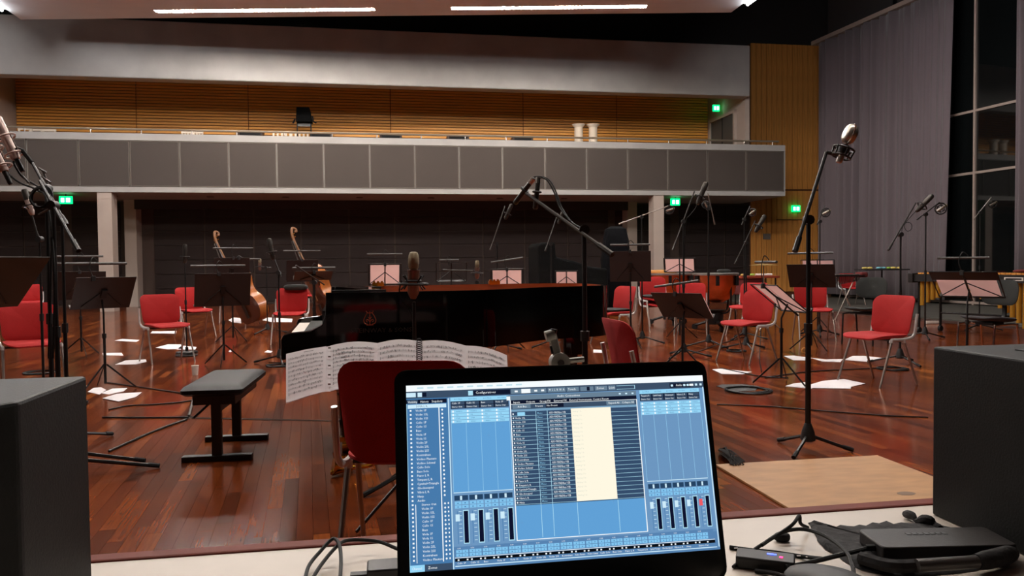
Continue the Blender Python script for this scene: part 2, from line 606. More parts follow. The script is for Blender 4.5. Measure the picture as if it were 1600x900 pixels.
# ---- balcony: slab, parapet bands, panels, hand rail
mb = MB()
hbox(mb, SL, S_END, 0.0, 0.25, ZP1, ZB1)          # upper band
hbox(mb, SL, S_END, 0.06, 0.22, ZP0, ZP1)         # parapet core
hbox(mb, S_END - 0.02, S_END, 0.0, 0.25, ZP0, ZP1)
balcony = struct(mb.build('wall_balcony', 'concrete', smooth=False))
mb = MB()
hbox(mb, SL, S_END, 0.0, 3.25, ZB0, ZP0 - 0.004)   # slab with its front band
struct(mb.build('floor_gallery', 'concrete', smooth=False))
PW_ = 1.25
k = 0
s1 = S_END - 0.03
mp = MB().box((0, 0, 0), (PW_ - 0.035, 0.03, ZP1 - ZP0 - 0.03)).mesh('panel', 'perforated_grey', smooth=False)
fr = MB()
pw, ph = PW_ - 0.03, ZP1 - ZP0 - 0.02
for sx in (-1, 1):
    fr.box((sx * (pw / 2 - 0.008), -0.008, 0), (0.016, 0.04, ph))
for sz in (-1, 1):
    fr.box((0, -0.008, sz * (ph / 2 - 0.009)), (pw, 0.04, 0.018))
mf = fr.mesh('panel_frame', 'frame_grey', smooth=False)
while s1 > SL:
    o = share('panel', mp, balcony)
    o.location = H(s1 - PW_ / 2, 0.035, (ZP0 + ZP1) / 2)
    o.rotation_euler = (0, 0, TH)
    o2 = share('panel_frame', mf, balcony)
    o2.location = o.location
    o2.rotation_euler = (0, 0, TH)
    s1 -= PW_
rail = MB()
zr = PH(600, 209.5, 0.12)[1]
rail.tube([H(SL, 0.12, zr), H(S_END - 0.15, 0.12, zr)], 0.03, 8)
rail.build('hand_rail', 'rail_steel', balcony)
pp = MB().tube([(0, 0, ZB1), (0, 0, zr)], 0.018, 6).mesh('rail_post', 'leg_steel')
for u in (-60, 39, 142, 221, 300, 370, 444, 519, 589, 658, 727, 791, 855, 921, 981, 1045, 1104, 1163, 1207):
    o = share('rail_post', pp, balcony)
    o.location = H(PH(u, 215, 0.12)[0], 0.12, 0)

# ---- gallery: beam over it, slatted rear wall, side walls, soffit
mb = MB()
hbox(mb, SL, S_SIDE, 0.0, 0.45, ZG0, ZG1)
struct(mb.build('wall_beam', 'concrete', smooth=False, bevel=0.03))
mb = MB()
hbox(mb, SL, S_SIDE, 0.45, 3.25, ZG0 + 0.85, ZG0 + 1.0)
struct(mb.build('ceiling_gallery', 'plaster', smooth=False))
S_GR = PH(1105, 180, 3.0)[0]
S_GL = PH(25, 160, 3.0)[0]
mb = MB()
hbox(mb, S_SIDE - 0.02, S_SIDE + 0.12, 0.27, 3.25, ZP0, ZG1)
side_r = struct(mb.build('wall_gallery_right', 'plaster', smooth=False))
mb = MB()
hbox(mb, S_GL - 0.3, S_GL, 0.27, 3.25, ZP0, ZG0 + 0.85)
struct(mb.build('wall_gallery_left', 'plaster', smooth=False))
mb = MB()
hbox(mb, S_GL, S_SIDE, 3.02, 3.24, ZP0, ZG0 + 0.85)
gal = struct(mb.build('wall_gallery_back', 'slat_gap', smooth=False))
joints = [S_GL] + [PH(u, 170, 3.0)[0] for u in (213, 388, 610, 817, 963)] + [S_SIDE - 0.02]
zz0, zz1 = ZP0 + 0.02, ZG0 + 0.78
for a, b in zip(joints[:-1], joints[1:]):
    m = MB()
    z = zz0
    while z < zz1:
        hbox(m, a + 0.012, b - 0.012, 2.965, 3.02, z, z + 0.068)
        z += 0.09
    stuff(m.build('slat_panel', 'slat_wood', gal, smooth=False))
# door in the right gallery wall
dm = MB()
zt = PH(1124, 183, 1.6)[1]
hbox(dm, S_SIDE - 0.05, S_SIDE - 0.03, 0.95, 2.65, ZP0, zt)
door = struct(dm.build('door_1', 'door_grey', smooth=False))
df = MB()
hbox(df, S_SIDE - 0.10, S_SIDE - 0.02, 2.65, 2.75, ZP0, zt + 0.1)
hbox(df, S_SIDE - 0.10, S_SIDE - 0.02, 0.85, 0.95, ZP0, zt + 0.1)
hbox(df, S_SIDE - 0.10, S_SIDE - 0.02, 0.85, 2.75, zt, zt + 0.1)
df.build('door_frame', 'plaster', door, smooth=False)
df = MB()
hbox(df, S_SIDE - 0.065, S_SIDE - 0.045, 1.78, 1.82, ZP0, zt)
df.build('door_leaf_edge', 'rubber', door, smooth=False)

# ---- under the balcony: pillars, panelled wall, soffit
def pillar(u0, u1, n0, n1, name, vz=380, zt=None):
    a, b = PH(u0, vz, n0)[0], PH(u1, vz, n0)[0]
    m = MB()
    hbox(m, a, b, n0, n1, 0, zt or ZB0)
    return struct(m.build(name, 'plaster', smooth=False))
pillar(153.5, 176, 0.02, 0.45, 'wall_pillar_front_left')
pillar(195, 213.5, 2.45, 2.98, 'wall_pillar_rear_left')
pillar(1021.5, 1037.5, 0.02, 0.45, 'wall_pillar_front_right')
pillar(980.5, 995.5, 2.45, 2.98, 'wall_pillar_rear_right')
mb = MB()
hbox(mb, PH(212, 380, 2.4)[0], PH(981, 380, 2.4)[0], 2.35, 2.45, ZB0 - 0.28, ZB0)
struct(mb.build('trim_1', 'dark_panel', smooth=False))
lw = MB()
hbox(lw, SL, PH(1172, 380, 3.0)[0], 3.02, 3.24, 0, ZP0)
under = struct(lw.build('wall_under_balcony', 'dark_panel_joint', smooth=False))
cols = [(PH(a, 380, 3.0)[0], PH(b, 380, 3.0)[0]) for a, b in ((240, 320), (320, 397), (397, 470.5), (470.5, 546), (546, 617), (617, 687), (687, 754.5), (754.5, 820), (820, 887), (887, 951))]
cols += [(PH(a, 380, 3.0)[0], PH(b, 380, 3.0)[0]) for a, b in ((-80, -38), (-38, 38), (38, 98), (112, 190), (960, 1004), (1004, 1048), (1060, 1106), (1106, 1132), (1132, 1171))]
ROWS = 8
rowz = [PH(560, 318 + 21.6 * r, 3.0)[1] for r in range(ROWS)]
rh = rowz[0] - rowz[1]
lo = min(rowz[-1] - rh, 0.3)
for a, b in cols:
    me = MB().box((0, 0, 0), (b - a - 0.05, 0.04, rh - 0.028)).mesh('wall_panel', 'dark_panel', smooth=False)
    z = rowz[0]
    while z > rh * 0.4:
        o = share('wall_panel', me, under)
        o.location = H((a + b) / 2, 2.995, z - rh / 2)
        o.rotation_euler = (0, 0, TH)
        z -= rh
for i, u in enumerate((180, 330, 447, 562, 673, 780, 880)):   # switched-off downlights in the soffit
    a, _ = PH(u, 306, 1.3)
    m = MB().lathe([(0.10, 0), (0.10, 0.02), (0.07, 0.02), (0.07, 0.0)], 16)
    o = m.build('soffit_downlight', 'downlight_off')
    o.location = H(a, 1.2, ZB0 - 0.021)
    tag(o, 'small round ceiling downlight, switched off, number %s from the left in the balcony soffit' % ('one', 'two', 'three', 'four', 'five', 'six', 'seven')[i], 'downlight', 'downlights under the balcony')

# ---- wooden wall right of the balcony
S_W0 = PH(1172, 200, 3.0)[0]
ZW = PH(1233, 70.5, 3.0)[1]
mb = MB()
hbox(mb, S_W0, S_WOOD1, 3.0, 3.24, 0, ZW)
wood = struct(mb.build('wall_wood', 'slat_gap', smooth=False))
zj = PH(1250, 297, 2.96)[1]
nb = 18
bw = (S_WOOD1 - S_W0) / nb
for z0, z1, nm in ((0.1, zj - 0.03, 0), (zj + 0.03, ZW, 1)):
    me = MB().box((0, 0, 0), (bw - 0.022, 0.05, z1 - z0)).mesh('board', 'plank_wood', smooth=False)
    for i in range(nb):
        o = share('board', me, wood)
        o.location = H(S_W0 + bw * (i + 0.5), 2.965 + 0.012 * random.random(), (z0 + z1) / 2)
        o.rotation_euler = (0, 0, TH)
mb = MB()
hbox(mb, PH(1214, 343, 2.9)[0], PH(1262, 343, 2.9)[0], 2.91, 2.95, PH(1240, 344, 2.9)[1], PH(1240, 342.6, 2.9)[1])
mb.build('trim_strip', 'slat_gap', wood, smooth=False)
mb = MB()
hbox(mb, PH(1193, 370, 2.9)[0], PH(1204, 370, 2.9)[0], 2.9, 2.94, PH(1198, 374, 2.9)[1], PH(1198, 365, 2.9)[1])
mb.build('switch_plate', 'switch_grey', wood, smooth=False)

# ---- right wall: glazing at night, rail, upper panels, curtains
ZRAIL = PW(1370, 29.5, 0.3)[1]
mb = MB()
wbox(mb, -0.5, 31, -0.35, -0.25, 0, ZTOP)
struct(mb.build('wall_right', 'black_void', smooth=False))
mb = MB()
wbox(mb, -0.6, 31, -0.25, 0.45, ZRAIL, ZRAIL + 0.12)
struct(mb.build('trim_2', 'mullion', smooth=False))
up = MB()
for t0 in [q * 3.0 - 0.45 for q in range(10)]:
    wbox(up, t0 + 0.12, t0 + 2.9, -0.02, 0.03, ZRAIL + 0.15, ZTOP)
struct(up.build('wall_right_upper', 'dark_wall', smooth=False))
T_M = PW(1524.5, 200, 0.0)[0]
win = link(bpy.data.objects.new('window_1', None))
struct(win)
pane_w, lv = 2.3, [0.06, 1.77, PW(1524, 270)[1], PW(1524.5, 173)[1], 6.45, ZRAIL]
tcs = [T_M + pane_w * k for k in range(-2, 5)]
mm = MB()
wbox(mm, -0.03, 0.03, -0.04, 0.05, 0, ZRAIL)
mme = mm.mesh('mullion', 'mullion', smooth=False)
for t in tcs:
    o = share('mullion', mme, win)
    o.location = W(t) - W(0)
    o.location.z = 0
for z in lv[:1] + lv[2:4]:
    tm = MB()
    wbox(tm, tcs[0], tcs[-1], -0.04, 0.045, z - 0.03, z + 0.03)
    tm.build('transom', 'mullion', win, smooth=False)
for a, b in zip(tcs[:-1], tcs[1:]):
    for z0, z1 in ((lv[0], lv[2]), (lv[2], lv[3]), (lv[3], ZRAIL)):
        g = MB()
        wbox(g, a + 0.03, b - 0.03, -0.01, 0.0, z0 + 0.03, z1 - 0.03)
        g.build('pane', 'night_glass', win, smooth=False)
def curtain(t0, t1, label, edge=0.0):
    m = MB()
    n = int((t1 - t0) / 0.02)
    zs = [0.12, 1.5, 3.5, 5.5, 7.2, ZRAIL - 0.02]
    vs, fs = [], []
    ph = [random.random() * 6 for _ in range(4)]
    for i in range(n + 1):
        t = t0 + (t1 - t0) * i / n
        q = t + 0.22 * math.sin(t * 1.1 + ph[0]) + 0.1 * math.sin(t * 2.7 + ph[1])
        amp = 0.11 * (0.6 + 0.4 * math.sin(t * 0.9 + ph[2]))
        for z in zs:
            w_ = amp * math.sin(q * 17.0 + 0.04 * z) + 0.05 * math.sin(q * 6.3 + ph[3]) + 0.03 * math.sin(q * 31 + 0.1 * z)
            vs.append(W(t + edge * (1 - z / ZRAIL) * (i / n) * -0.5, 0.36 + w_ * (1.15 - 0.25 * z / ZRAIL), z))
    k = len(zs)
    for i in range(n):
        for j in range(k - 1):
            fs.append((i * k + j, (i + 1) * k + j, (i + 1) * k + j + 1, i * k + j + 1))
    m.add(vs, fs)
    o = m.build('curtain', 'curtain', ang=80)
    so = o.modifiers.new('thick', 'SOLIDIFY')
    so.thickness = 0.006
    return tag(o, label, 'curtain', 'grey curtains on the window wall')
T_C0, T_C1 = -0.4, PW(1490, 200, 0.36)[0]
curtain(T_C0, T_C1, 'wide grey pleated curtain hanging between the wooden wall and the dark window', 0.4)
curtain(PW(1584, 200, 0.36)[0], PW(1584, 200, 0.36)[0] + 5.5, 'grey curtain edge at the far right, past the dark window')

# ---- suspended ceiling with strip lights
ZC = 7.03
def ceil_x(x, y):                                # the panel runs with the hall axis
    return x + (18.0 - y) * 0.165
FA, FB = P(35, 30, ZC), P(1145, 20, ZC)
XL, XR, YF = FA.x, FB.x, (FA.y + FB.y) / 2
strips = []
r1 = (P(240, 16, ZC), P(587, 16, ZC), P(705, 13, ZC), P(1010, 11, ZC))
YS = sum(p.y for p in r1) / 4
for row, y in enumerate((YS, YS - 6.5, YS - 13.0)):  # first row is in view; the others are unseen repeats added for light
    for a, b in ((r1[0].x, r1[1].x), (r1[2].x, r1[3].x)):
        strips.append((a + (YS - y) * 0.165, b + (YS - y) * 0.165, y, row))
OW = 0.20
m = MB()
ys = [YF]
for row in range(3):
    y = strips[row * 2][2]
    ys += [y + OW / 2, y - OW / 2]
ys.append(-2.5)
def cquad(x0a, x0b, x1a, x1b, ya, yb):           # from ya (far) to yb (near), with thickness
    vs = [(x0a, ya, ZC), (x1a, ya, ZC), (x1b, yb, ZC), (x0b, yb, ZC)]
    vs += [(x, y, ZC + 0.09) for x, y, z in vs]
    m.add(vs, [(0, 1, 2, 3), (7, 6, 5, 4), (0, 4, 5, 1), (1, 5, 6, 2), (2, 6, 7, 3), (3, 7, 4, 0)])
for i in range(len(ys) - 1):
    ya, yb = ys[i], ys[i + 1]
    la, lb, ra, rb = ceil_x(XL, ya), ceil_x(XL, yb), ceil_x(XR, ya), ceil_x(XR, yb)
    if i % 2 == 0:
        cquad(la, lb, ra, rb, ya, yb)
    else:
        st = [s for s in strips if abs(s[2] - (ya + yb) / 2) < 0.01]
        xs0 = [la, st[0][1], st[1][1]]
        xs0b = [lb, st[0][1], st[1][1]]
        xs1 = [st[0][0], st[1][0], ra]
        xs1b = [st[0][0], st[1][0], rb]
        for q in range(3):
            cquad(xs0[q], xs0b[q], xs1[q], xs1b[q], ya, yb)
struct(m.build('ceiling_panel', 'ceiling_white', smooth=False))
names = ('long recessed strip light in the suspended ceiling, above the left half of the gallery',
         'recessed strip light in the suspended ceiling, above the middle of the gallery')
for i, (a, b, y, row) in enumerate(strips):
    lab = names[i] if row == 0 else 'unseen added ceiling strip light nearer than the gallery, %s of its row, row %s' % (('left', 'right')[i % 2], ('one', 'two', 'three', 'four')[row])
    t = thing('ceiling_light', lab, 'ceiling light', ((a + b) / 2, y, ZC), 0, 'recessed strip lights')
    L = b - a
    hs = MB()
    hs.box((0, 0, 0.06), (L, OW - 0.004, 0.02))
    hs.build('housing', 'white_plastic', t, smooth=False)
    n = 3
    for k in range(n):
        x0 = -L / 2 + L / n * (k + 0.5)
        sg = MB().tube([(x0 - L / n / 2 + 0.03, 0, 0.013), (x0 + L / n / 2 - 0.03, 0, 0.013)], 0.010, 8)
        sg.build('lamp_tube', 'lamp_glow' if row < 2 else 'lamp_glow_dimmed', t)
    if row == 0:
        lv_ = MB()
        x = -L / 2 + 0.03
        while x < L / 2:
            lv_.box((x, 0, -0.006), (0.008, OW - 0.01, 0.012))
            x += 0.085
        stuff(lv_.build('louvre_blades', 'louvre', t, smooth=False))
def edge_lamp(p, q, label, mt='lamp_glow_cool'):
    p, q = Vector(p), Vector(q)
    t = thing('edge_light', label, 'ceiling light', (p + q) / 2, math.atan2((q - p).y, (q - p).x), 'strip lights along the panel edges')
    L = (q - p).length
    MB().box((0, 0, 0.05), (L, 0.14, 0.04)).build('housing', 'white_plastic', t, smooth=False)
    MB().tube([(-L / 2 + 0.03, 0, 0.0), (L / 2 - 0.03, 0, 0.0)], 0.03, 10).build('lamp_tube', mt, t)
    return t
nax = Vector((-0.165, 1, 0)).normalized()
pl = P(4, 16.5, ZC)
edge_lamp(pl, pl - nax * 4.5, 'bare fluorescent strip light at the top left corner beside the ceiling panel')
pr = P(1167, 7.5, ZC)
edge_lamp(pr, pr - nax * 4.5, 'bare fluorescent strip light at the right edge of the suspended ceiling')

# ---- exit signs
def exit_sign(u, v, n, wpx, hpx, label, yaw=None, loc=None, hang=None):
    s, z = PH(u, v, n)
    p = loc or H(s, n, z)
    dep = p.y
    w_, h_ = wpx * dep / F, hpx * dep / F
    t = thing('exit_sign', label, 'exit sign', p, TH if yaw is None else yaw, 'green exit signs')
    MB().box((0, 0, 0), (w_, 0.06, h_)).build('sign_box', 'sign_green', t, smooth=False, bevel=0.01)
    k = MB()
    for x0, w2 in ((-0.22, 0.24), (0.2, 0.3)):
        k.box((x0 * w_, -0.034, -0.02 * h_), (w2 * w_, 0.006, h_ * 0.55))
    k.build('pictogram', 'sign_white', t, smooth=False)
    if hang:
        MB().box((0, 0, h_ / 2 + hang / 2), (0.03, 0.03, hang)).build('hanger', 'black_metal', t, smooth=False)
    return t
exit_sign(103, 312.5, 0.7, 19, 12, 'green exit sign under the balcony at left, behind the tangled microphone stands', hang=0.16)
exit_sign(1055, 315.5, 0.7, 15, 11, 'green exit sign under the balcony beside the right concrete pillar', hang=0.14)
exit_sign(1243.5, 326, 2.85, 14, 10, 'green exit sign on the vertical wooden boards, near the grey curtain')
pp_ = H(S_SIDE - 0.22, 1.9, PH(1118, 170, 2.0)[1])
exit_sign(1118, 170, 2.0, 11, 10, 'small green exit sign above the grey door up on the gallery', yaw=TH, loc=pp_)

# ---- things on the gallery
ZF = ZP0
def flared_stand(u, label):
    s, z = PH(u, 194.5, 1.2)
    t = thing('bar_table', label, 'bar table', H(s, 1.2, ZF), TH, 'white columns on the gallery')
    h = z - ZF
    MB().lathe([(0.145, 0), (0.135, 0.05), (0.13, h - 0.10)], 20).build('column', 'white_paint', t)
    MB().lathe([(0.13, h - 0.10), (0.165, h - 0.05), (0.2, h - 0.02), (0.205, h), (0.0, h)], 24).build('table_top', 'white_paint', t)
flared_stand(904, 'white column table with flared round top on the gallery, left of two')
flared_stand(926.5, 'white column table with flared round top on the gallery, right of two')
def white_chair(u, v, n, label, wd=0.46, slats=5):
    s, z = PH(u, v, n)
    h = z - ZF
    t = thing('white_chair', label, 'chair', H(s, n, ZF), TH, 'white chairs on the gallery')
    b = MB()
    for k in range(slats):
        b.box((-wd / 2 + wd * k / (slats - 1), 0.2, 0.45 + (h - 0.45) / 2), (0.05, 0.025, h - 0.45))
    b.build('back_slats', 'white_paint', t, smooth=False)
    MB().box((0, 0.2, h - 0.03), (wd + 0.05, 0.04, 0.06)).build('top_rail', 'white_paint', t, smooth=False)
    MB().box((0, 0, 0.44), (wd, 0.44, 0.03)).build('seat', 'white_paint', t, smooth=False)
    for x in (-1, 1):
        for y in (-1, 1):
            MB().box((x * (wd / 2 - 0.03), y * 0.19, 0.22), (0.04, 0.04, 0.44)).build('leg', 'white_paint', t, smooth=False)
white_chair(439, 203, 0.8, 'white slat-back chair on the gallery beside the black spotlight, left of two')
white_chair(467, 203.6, 1.35, 'white slat-back chair on the gallery in front of the black spotlight, right of two')
white_chair(291, 203, 0.8, 'white slat-back chair behind the gallery rail, left of the far pair', 0.3)
white_chair(305, 203.4, 1.35, 'white slat-back chair behind the gallery rail, right of the far pair', 0.3)
white_chair(34, 197.5, 0.8, 'white chair at the left end of the gallery, nearest the pale side wall', 0.3, 2)
white_chair(51, 199.5, 1.35, 'white chair at the left end of the gallery, middle of three', 0.3, 2)
white_chair(72, 200, 0.8, 'white chair at the left end of the gallery, right of three', 0.3, 2)
s_, z_ = PH(475, 185, 2.1)
t = thing('stage_spotlight', 'black box-shaped spotlight standing on the gallery against the slatted wall', 'spotlight', H(s_, 2.1, ZF), TH)
zb, zt2 = PH(475, 192, 2.1)[1] - ZF, PH(475, 169, 2.1)[1] - ZF
vs = [(-0.22, -0.2, zb), (0.25, -0.2, zb), (0.25, 0.2, zb), (-0.22, 0.2, zb), (-0.2, -0.17, zt2), (0.17, -0.17, zt2), (0.17, 0.2, zt2), (-0.2, 0.2, zt2)]
MB().add(vs, [(3, 2, 1, 0), (4, 5, 6, 7), (0, 1, 5, 4), (1, 2, 6, 5), (2, 3, 7, 6), (3, 0, 4, 7)]).build('housing', 'quilt', t, smooth=False, bevel=0.02)
y_ = MB()
y_.tube([(-0.26, 0, zb + 0.12), (-0.3, 0, zb + 0.02), (-0.33, 0, zb - 0.02)], 0.025, 6)
y_.build('yoke', 'black_metal', t)
y_ = MB()
y_.tube([(0.25, 0, zb + 0.2), (0.27, 0, zb + 0.05), (0.36, 0, zb + 0.0)], 0.025, 6)
y_.build('yoke', 'black_metal', t)
for x in (-0.2, 0.2):
    MB().tube([(x, 0, zb + 0.02), (x, 0, 0)], 0.02, 6).build('leg', 'black_metal', t)
MB().box((0, 0, zb - 0.06), (0.36, 0.06, 0.1)).build('lamp_tray', 'light_bar', t, smooth=False)
for i, (a, b, v) in enumerate(((371, 410, 203), (484, 519, 206), (593, 628, 209), (699, 733, 211.5), (801, 833, 213.5))):
    s0, z0 = PH(a, v, 2.5)
    s1_, _ = PH(b, v, 2.5)
    t = thing('low_cabinet', 'low dark wooden cabinet against the slatted gallery wall, number %s from the left' % ('one', 'two', 'three', 'four', 'five')[i], 'cabinet', H((s0 + s1_) / 2, 2.7, ZF), TH, 'dark cabinets on the gallery')
    ww, hh = s1_ - s0, z0 - ZF
    MB().box((0, 0, hh / 2), (ww - 0.08, 0.36, hh - 0.04)).build('body', 'rubber', t, smooth=False)
    fr = MB()
    for x in (-1, 1):
        fr.box((x * (ww / 2 - 0.03), 0, hh / 2), (0.06, 0.4, hh))
    fr.build('side_panel', 'dark_wood', t, smooth=False)
    MB().box((0, 0, hh - 0.012), (ww - 0.12, 0.4, 0.03)).build('top', 'dark_wood', t, smooth=False)

# ================================================================== CHAIRS
def chair_meshes():
    M = {}
    def sd(x, y, z):
        q = x / 0.225
        return (x, y - 0.02, 0.445 + z + 0.022 * q * q - 0.035 * max(0, (-y - 0.1) / 0.12) ** 2 * 0.6 - 0.01 * math.cos(y * 6))
    M['seat'] = MB().slab(rrect(0.45, 0.43, 0.09, 5), 0.045, sd).mesh('seat', 'red_fabric')
    out = []
    for x, y in rrect(0.47, 0.37, 0.075, 5):
        out.append((x * (1.0 - 0.10 * max(0, -y / 0.185)), y))
    def bd(x, y, z):
        q = x / 0.235
        return (x, 0.225 + 0.20 * y - z - 0.045 * q * q + 0.02 * (y / 0.18) ** 2, 0.635 + y * 0.99)
    M['backrest'] = MB().slab(out, 0.035, bd).mesh('backrest', 'red_fabric')
    for s, n in ((-1, 'L'), (1, 'R')):
        x = 0.236 * s
        fr = MB()
        fr.tube(spline([(x, -0.075, 0.425), (x, 0.05, 0.422), (x, 0.155, 0.432), (x * 1.03, 0.20, 0.47), (x * 1.04, 0.215, 0.56), (x * 1.03, 0.235, 0.655)], 4), [0.016] * 10 + [0.015] * 11, 8, flat=0.8)
        fr.tube([(x, -0.075, 0.425), (x, -0.078, 0.40)], 0.017, 8)
        fr.tube([(x, 0.075, 0.425), (x, 0.08, 0.395)], 0.017, 8)
        M['side_bracket' + n] = fr.mesh('side_bracket', 'aluminium')
        M['legF' + n] = MB().tube([(x, -0.072, 0.41), (x * 1.02, -0.12, 0.28), (x * 1.06, -0.225, 0.0)], [0.013, 0.0115, 0.010], 8).mesh('leg', 'leg_steel')
        M['legR' + n] = MB().tube([(x, 0.075, 0.41), (x * 1.02, 0.125, 0.28), (x * 1.06, 0.235, 0.0)], [0.013, 0.0115, 0.010], 8).mesh('leg', 'leg_steel')
    M['cross_rail'] = MB().tube([(-0.236, 0.03, 0.412), (0.236, 0.03, 0.412)], 0.012, 6).mesh('cross_rail', 'black_metal')
    return M
CM = chair_meshes()
def chair(p, label, rz=None, z=0.0, group='red upholstered chairs of the orchestra', tilt=0):
    p = Vector((p[0], p[1], z))
    t = thing('red_chair', label, 'chair', p, to_cond(p) if rz is None else rz, group)
    for k, me in CM.items():
        share(me.name.split('.')[0], me, t)
    return t
def at(u, d):                                    # floor point in column u at depth d
    q = PD(u, 412.8 - (u - 800) * 0.01, d)
    return Vector((q.x, q.y, 0))
chair(at(46, 7.3), 'red chair at the left edge of the picture, in front of the nearest left stand', face((0.62, -0.78)))
chair(at(45, 16.4), 'small far red chair at the left edge, seen above the nearer red chair', face((0.5, -0.86)))
chair(at(258, 9.4), 'red chair standing alone left of the piano bench, sheets lying under it', face((0.68, -0.73)))
chair(at(303, 12.6), 'red chair behind the thin upright microphone, half hidden by a double music stand', face((0.7, -0.71)))
chair(at(452, 11.5), 'red chair with a black cushion on its back, beside the piano keyboard', face((0.12, -0.99)))
chair(at(492, 18.6), 'small distant red chair between the piano lid edge and the second bass', face((0.2, -0.98)))
chair(at(362, 16.0), 'distant red chair mostly hidden behind the bass scroll stands', face((0.3, -0.95)))
chair(at(958, 10.9), 'red chair just right of the piano tail, seen from its side', face((-0.85, -0.5)))
chair(at(1020, 4.6), 'red chair close behind the laptop, its back turned to us', face((0.975, 0.22)))
CS = at(1028, 12.9)
chair(CS, 'lower red chair of the stack of two beside the kettledrums', face((0.25, -0.97)), group='stacked chairs by the drums')
chair(CS, 'upper red chair of the stack of two beside the kettledrums', face((0.25, -0.97)), z=0.092, group='stacked chairs by the drums')
chair(at(1079, 12.25), 'red chair between the stacked chairs and the copper kettledrum', face((-0.25, -0.97)))
chair(at(1166, 8.85), 'red chair in front of the copper kettledrum with a slim lit seat', face((-0.86, -0.5)))
chair(at(1272, 11.2), 'red chair facing us behind the black stand right of the wooden wall edge', face((-0.12, -0.99)))
chair(at(1370, 7.2), 'large red chair nearest on the right, turned to the left', face((-0.93, -0.37)))
chair(at(1331, 20.0), 'small far red chair in front of the grey curtain under the glockenspiel', face((0.15, -0.99)))
chair(at(1168, 12.0), 'dark red chair behind the lone chair, beside the drum table', face((-0.7, -0.7)))
chair(at(643, 2.92), 'red chair directly in front of the laptop, facing the open score', face((0.03, 1.0)))

def cushion(p, label, sz=(0.36, 0.34, 0.05), tilt=0, rz=0, name='seat_cushion'):
    o = MB().slab(rrect(sz[0], sz[1], 0.05), sz[2]).build(name, 'black_fabric')
    o.location = p
    o.rotation_euler = (tilt, 0, rz)
    return tag(o, label, 'cushion')
q = at(452, 11.5)
cushion(Vector((q.x + 0.03, q.y + 0.22, 0.83)), 'black roll cushion lying over the back of the chair by the keyboard', (0.36, 0.12, 0.09), 0, 0.1)
cushion(Vector((CS.x - 0.02, CS.y - 0.03, 0.594)), 'black seat pad on the upper stacked chair by the drums', (0.40, 0.38, 0.05), 0, 0.25)
q = at(958, 10.9)
cushion(Vector((q.x, q.y, 0.492)), 'black seat pad on the chair right of the piano tail', (0.36, 0.34, 0.04), 0, -0.9)

def orch_chair(p, label, rz, legm):
    t = thing('orchestra_chair', label, 'chair', p, rz, 'black orchestra chairs')
    def sd(x, y, z):
        return (x, y, 0.47 + z + 0.02 * (x / 0.22) ** 2 - 0.02 * (y / 0.22))
    MB().slab(rrect(0.46, 0.46, 0.12), 0.05, sd).build('seat', 'black_fabric' if legm == 'black_metal' else 'grey_fabric', t)
    def bd(x, y, z):
        return (x, 0.25 + 0.15 * y - z - 0.05 * (x / 0.2) ** 2, 0.77 + y)
    MB().slab(rrect(0.43, 0.29, 0.11), 0.04, bd).build('backrest', 'black_fabric', t)
    MB().tube(spline([(0, 0.10, 0.44), (0, 0.25, 0.45), (0, 0.29, 0.55), (0, 0.275, 0.72)]), 0.018, 8, flat=1.6).build('back_support', 'black_metal', t)
    for s in (-1, 1):
        x = 0.21 * s
        MB().tube(spline([(x, -0.24, 0.0), (x, -0.21, 0.38), (x, -0.17, 0.42), (x, 0.15, 0.42), (x, 0.19, 0.38), (x, 0.24, 0.0)], 4), 0.012, 8).build('leg_frame', legm, t)
    MB().tube([(-0.21, 0, 0.42), (0.21, 0, 0.42)], 0.012, 6).build('cross_bar', legm, t)
    MB().box((0, 0.02, 0.425), (0.2, 0.2, 0.03)).build('seat_plate', 'black_metal', t)
orch_chair(at(1352, 10.6), 'black padded orchestra chair behind the large red chair on the right', face((-0.75, -0.66)), 'black_metal')
orch_chair(at(1545, 8.7), 'black padded orchestra chair with chrome legs in front of the marimba', face((-0.9, -0.42)), 'chrome')

